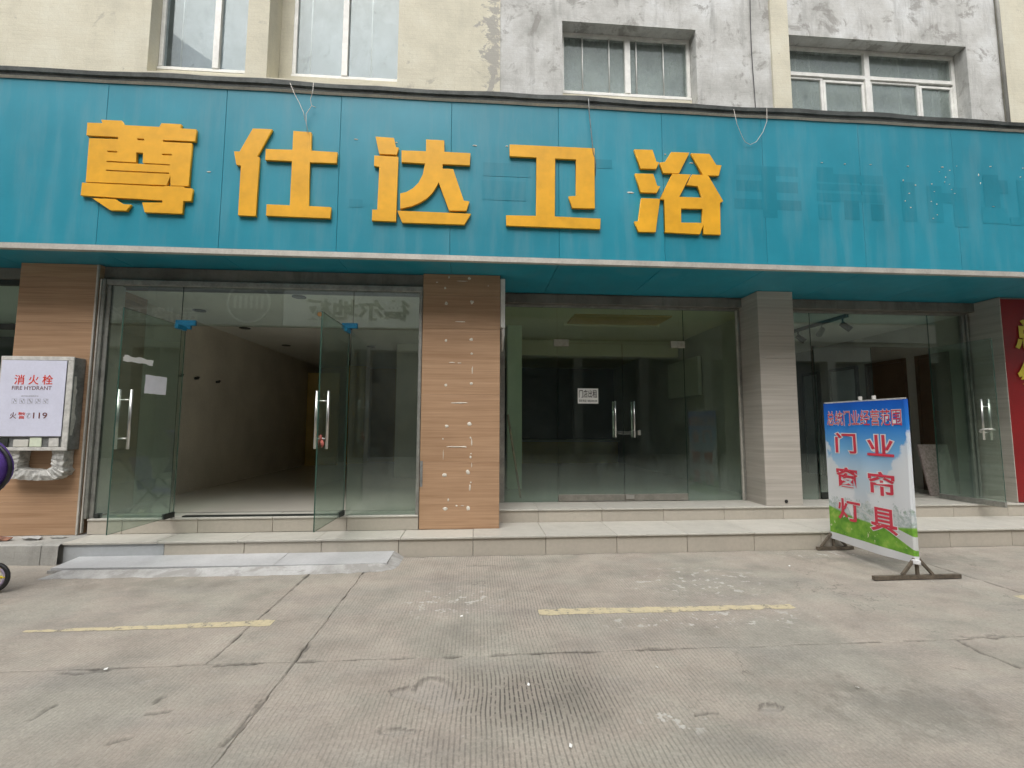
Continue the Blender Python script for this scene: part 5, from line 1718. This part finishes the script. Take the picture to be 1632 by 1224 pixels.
for y in (BY0 - 0.01, BY1 + 0.005):
    mb = MB()
    bar(mb, (BX + 0.012, y, 0.03), (BX + 0.012, y, BZ1 + 0.005))
    mb.build('post', M['rust_iron'], bs)
    mb = MB()
    near = y < 4.6
    bar(mb, (BX - (0.42 if near else 0.19), y, 0.024), (BX + (0.43 if near else 0.24), y, 0.024), 0.034)
    mb.build('foot', M['rust_iron'], bs)
    for s in (-1, 1):
        mb = MB()
        bar(mb, (BX + 0.012 + s * 0.15, y, 0.042), (BX + 0.012 + s * 0.02, y, 0.185), 0.022)
        mb.build('brace', M['rust_iron'], bs)
mb = MB()
bar(mb, (BX + 0.012, BY0, BZ1 + 0.006), (BX + 0.012, BY1, BZ1 + 0.006), 0.02)
mb.build('top_bar', M['off_white'], bs)
for y in (4.62, 4.45):
    mb = MB()
    mb.tube([(BX + 0.014, y, BZ1 + 0.016), (BX + 0.014, y, BZ1 + 0.055)], 0.018, 8)
    mb.build('top_knob', M['off_white'], bs)
mb = MB()
for k in range(3):
    mb.ring((BX, BY1 + 0.0, 0.14 + 0.012 * k), (0.3, 0.3, 1), 0.028, 0.01, 14, 6)
mb.build('tie', M['banner_white'], bs, smooth=True)

# ------------------------------------------------------------------ pushchair just entering at the left
pc = empty('pushchair', (-4.35, 4.05, 0), 'purple hooded pushchair with yellow-hubbed wheel parked before the hydrant cabinet', 'pushchair')
mb = MB()
cc = Vector((-4.29, 4.15, 1.03))
NU, NV = 16, 8
v, f = [], []
for i in range(NU + 1):
    t = math.pi * (-0.48 + 0.96 * i / NU)
    for j in range(NV + 1):
        s = math.pi * (j / NV)
        v.append((cc.x + 0.46 * math.cos(t) * (0.25 + 0.75 * math.sin(s)), cc.y - 0.22 * math.cos(s), cc.z + 0.29 * math.sin(t)))
for i in range(NU):
    for j in range(NV):
        f.append((i * (NV + 1) + j, (i + 1) * (NV + 1) + j, (i + 1) * (NV + 1) + j + 1, i * (NV + 1) + j + 1))
mb.raw(v, f)
hd = mb.build('hood', M['purple'], pc, smooth=True)
mb = MB()
mb.tube([(cc.x + 0.48 * math.cos(math.pi * (-0.48 + 0.96 * k / 20)), cc.y, cc.z + 0.305 * math.sin(math.pi * (-0.48 + 0.96 * k / 20))) for k in range(21)], 0.014, 8)
mb.build('hood_rim', M['black'], pc, smooth=True)
mb = MB()
for y in (3.9, 4.32):
    mb.tube([(-4.95, y, 1.05), (-4.55, y, 0.6), (-4.04, y, 0.14)], 0.014, 8)
    mb.tube([(-4.75, y, 0.14), (-4.40, y, 0.55), (-4.30, y, 0.85)], 0.014, 8)
mb.tube([(-4.95, 3.9, 1.05), (-4.97, 4.11, 1.06), (-4.95, 4.32, 1.05)], 0.016, 8)
mb.build('chassis', M['black'], pc, smooth=True)
mb = MB()
mb.raw([(-4.6, 3.93, 0.50), (-4.2, 3.93, 0.46), (-4.2, 4.29, 0.46), (-4.6, 4.29, 0.50), (-4.75, 3.93, 0.95), (-4.75, 4.29, 0.95)], [(0, 1, 2, 3), (0, 3, 5, 4)])
mb.build('seat', M['purple'], pc)
for x in (-4.01, -4.78):
    for y in (3.9, 4.32):
        mb = MB()
        mb.ring((x, y, 0.125), (0, 1, 0), 0.108, 0.016, 24, 8)
        wh = mb.build('wheel', M['black'], pc, smooth=True)
        mb = MB()
        mb.ring((x, y, 0.125), (0, 1, 0), 0.082, 0.012, 24, 6)
        mb.build('hub_ring', M['lilac'], wh, smooth=True)
        mb = MB()
        for q in range(3):
            t = q * math.pi / 3
            mb.tube([(x + 0.09 * math.cos(t), y, 0.125 + 0.09 * math.sin(t)), (x - 0.09 * math.cos(t), y, 0.125 - 0.09 * math.sin(t))], 0.013, 6)
        mb.build('spokes', M['tyre_yellow'], wh, smooth=True)

# ------------------------------------------------------------------ small litter
def rubble(x, y, z, s, mat, label, cat, seed, grp=None):
    r_ = random.Random(seed)
    bm = bmesh.new()
    bmesh.ops.create_icosphere(bm, subdivisions=1, radius=1.0)
    for q in bm.verts:
        k = r_.uniform(0.7, 1.1)
        q.co = Vector((q.co.x * s[0] * k, q.co.y * s[1] * k, max(-1, min(1, q.co.z)) * s[2] * k + s[2]))
    zmin = min(q.co.z for q in bm.verts)
    for q in bm.verts:
        q.co.z -= zmin
    me = bpy.data.meshes.new('rubble')
    bm.to_mesh(me)
    bm.free()
    me.materials.append(mat)
    o = bpy.data.objects.new(cat.replace(' ', '_'), me)
    link(o, (x, y, z))
    return tag(o, label, cat, grp)


rubble(-4.92, 5.30, 0.200, (0.16, 0.07, 0.03), M['brick'], 'flat broken brick lying on the cement step under the cabinet', 'broken brick', 1)
rubble(-4.62, 5.32, 0.200, (0.13, 0.06, 0.022), M['mortar'], 'pale lump of mortar beside the broken brick on the step', 'mortar lump', 2)
rubble(-4.40, 5.38, 0.200, (0.09, 0.045, 0.018), M['cement'], 'small grey mortar crumb at the foot of the wooden pillar', 'mortar lump', 3)
for k, (x, y) in enumerate(((2.04, 2.47), (1.05, 2.75), (0.42, 2.13), (0.29, 2.62), (3.12, 4.55), (4.1, 4.02), (-0.1, 3.55), (-2.1, 2.95))):
    mb = MB()
    a = rng.uniform(0, 3.1)
    dx, dy = math.cos(a) * 0.009, math.sin(a) * 0.009
    ex, ey = -math.sin(a) * 0.006, math.cos(a) * 0.006
    mb.raw([(x - dx - ex, y - dy - ey, 0.008), (x + dx - ex, y + dy - ey, 0.009), (x + dx + ex, y + dy + ey, 0.015), (x - dx + ex, y - dy + ey, 0.010)], [(0, 1, 2, 3)])
    o = mb.build('paper_scrap', M['paper_warm'], recalc=False)
    tag(o, 'tiny white scrap of litter on the concrete street', 'litter', 'tiny white scraps lying on the street')

# ------------------------------------------------------------------ across the street (seen mirrored in the glass)
ob = empty('building', (0, -9.5, 0), 'taller plain building across the street, mirrored in the shop glass', 'building')
mb = MB()
holes = []
for fx in range(-14, 15):
    for fz in (8.3, 11.2):
        holes.append((fx * 2.6 - 0.7, fx * 2.6 + 0.7, fz, fz + 1.6, 0.25))
for fx in range(-11, 12):
    holes.append((fx * 3.2 - 1.4, fx * 3.2 + 1.4, 0.0, 4.6, 0.6))
wall_face(mb, -40, 40, 0, 15.6, -9.0, [(h[0], h[1], h[2], h[3], -h[4]) for h in holes], -0.3)
mb.build('wall', M['opp_wall'], ob, recalc=False)
box_part('dark_interior', -40, 40, -9.9, -9.65, 0.0, 15.6, M['opp_dark'], ob, 0)
for (a, b, mt) in ((-40, -13.3, 'opp_sign_grey'), (-13.28, -8.2, 'opp_sign_grey'), (-8.18, -1.4, 'opp_sign'), (-1.38, 5.0, 'opp_sign_grey'), (5.02, 40, 'opp_wall')):
    box_part('sign_panel', a, b, -8.95, -8.80, 5.55, 7.45, M[mt], ob)
mb = MB()
text_on(mb, '德尔地板', (0, -8.785, 0), (-1, 0, 0), (0, 0, 1), (2.9, 5.8, 7.3, 6.75), 0.03)
mb.build('lettering', M['opp_letter'], ob, recalc=False)
mb = MB()
mb.ring((-9.6, -8.79, 6.5), (0, 1, 0), 0.85, 0.05, 40, 6)
for k in range(6):
    mb.box(-10.2 + k * 0.22, -10.1 + k * 0.22, -8.80, -8.785, 6.25, 6.8)
mb.build('round_emblem', M['opp_letter_pale'], ob)
mb = MB()
text_on(mb, '品牌卫浴', (0, -8.785, 0), (-1, 0, 0), (0, 0, 1), (11.6, 5.65, 15.4, 6.25), 0.02)
mb.build('lettering', M['opp_letter_pale'], ob, recalc=False)
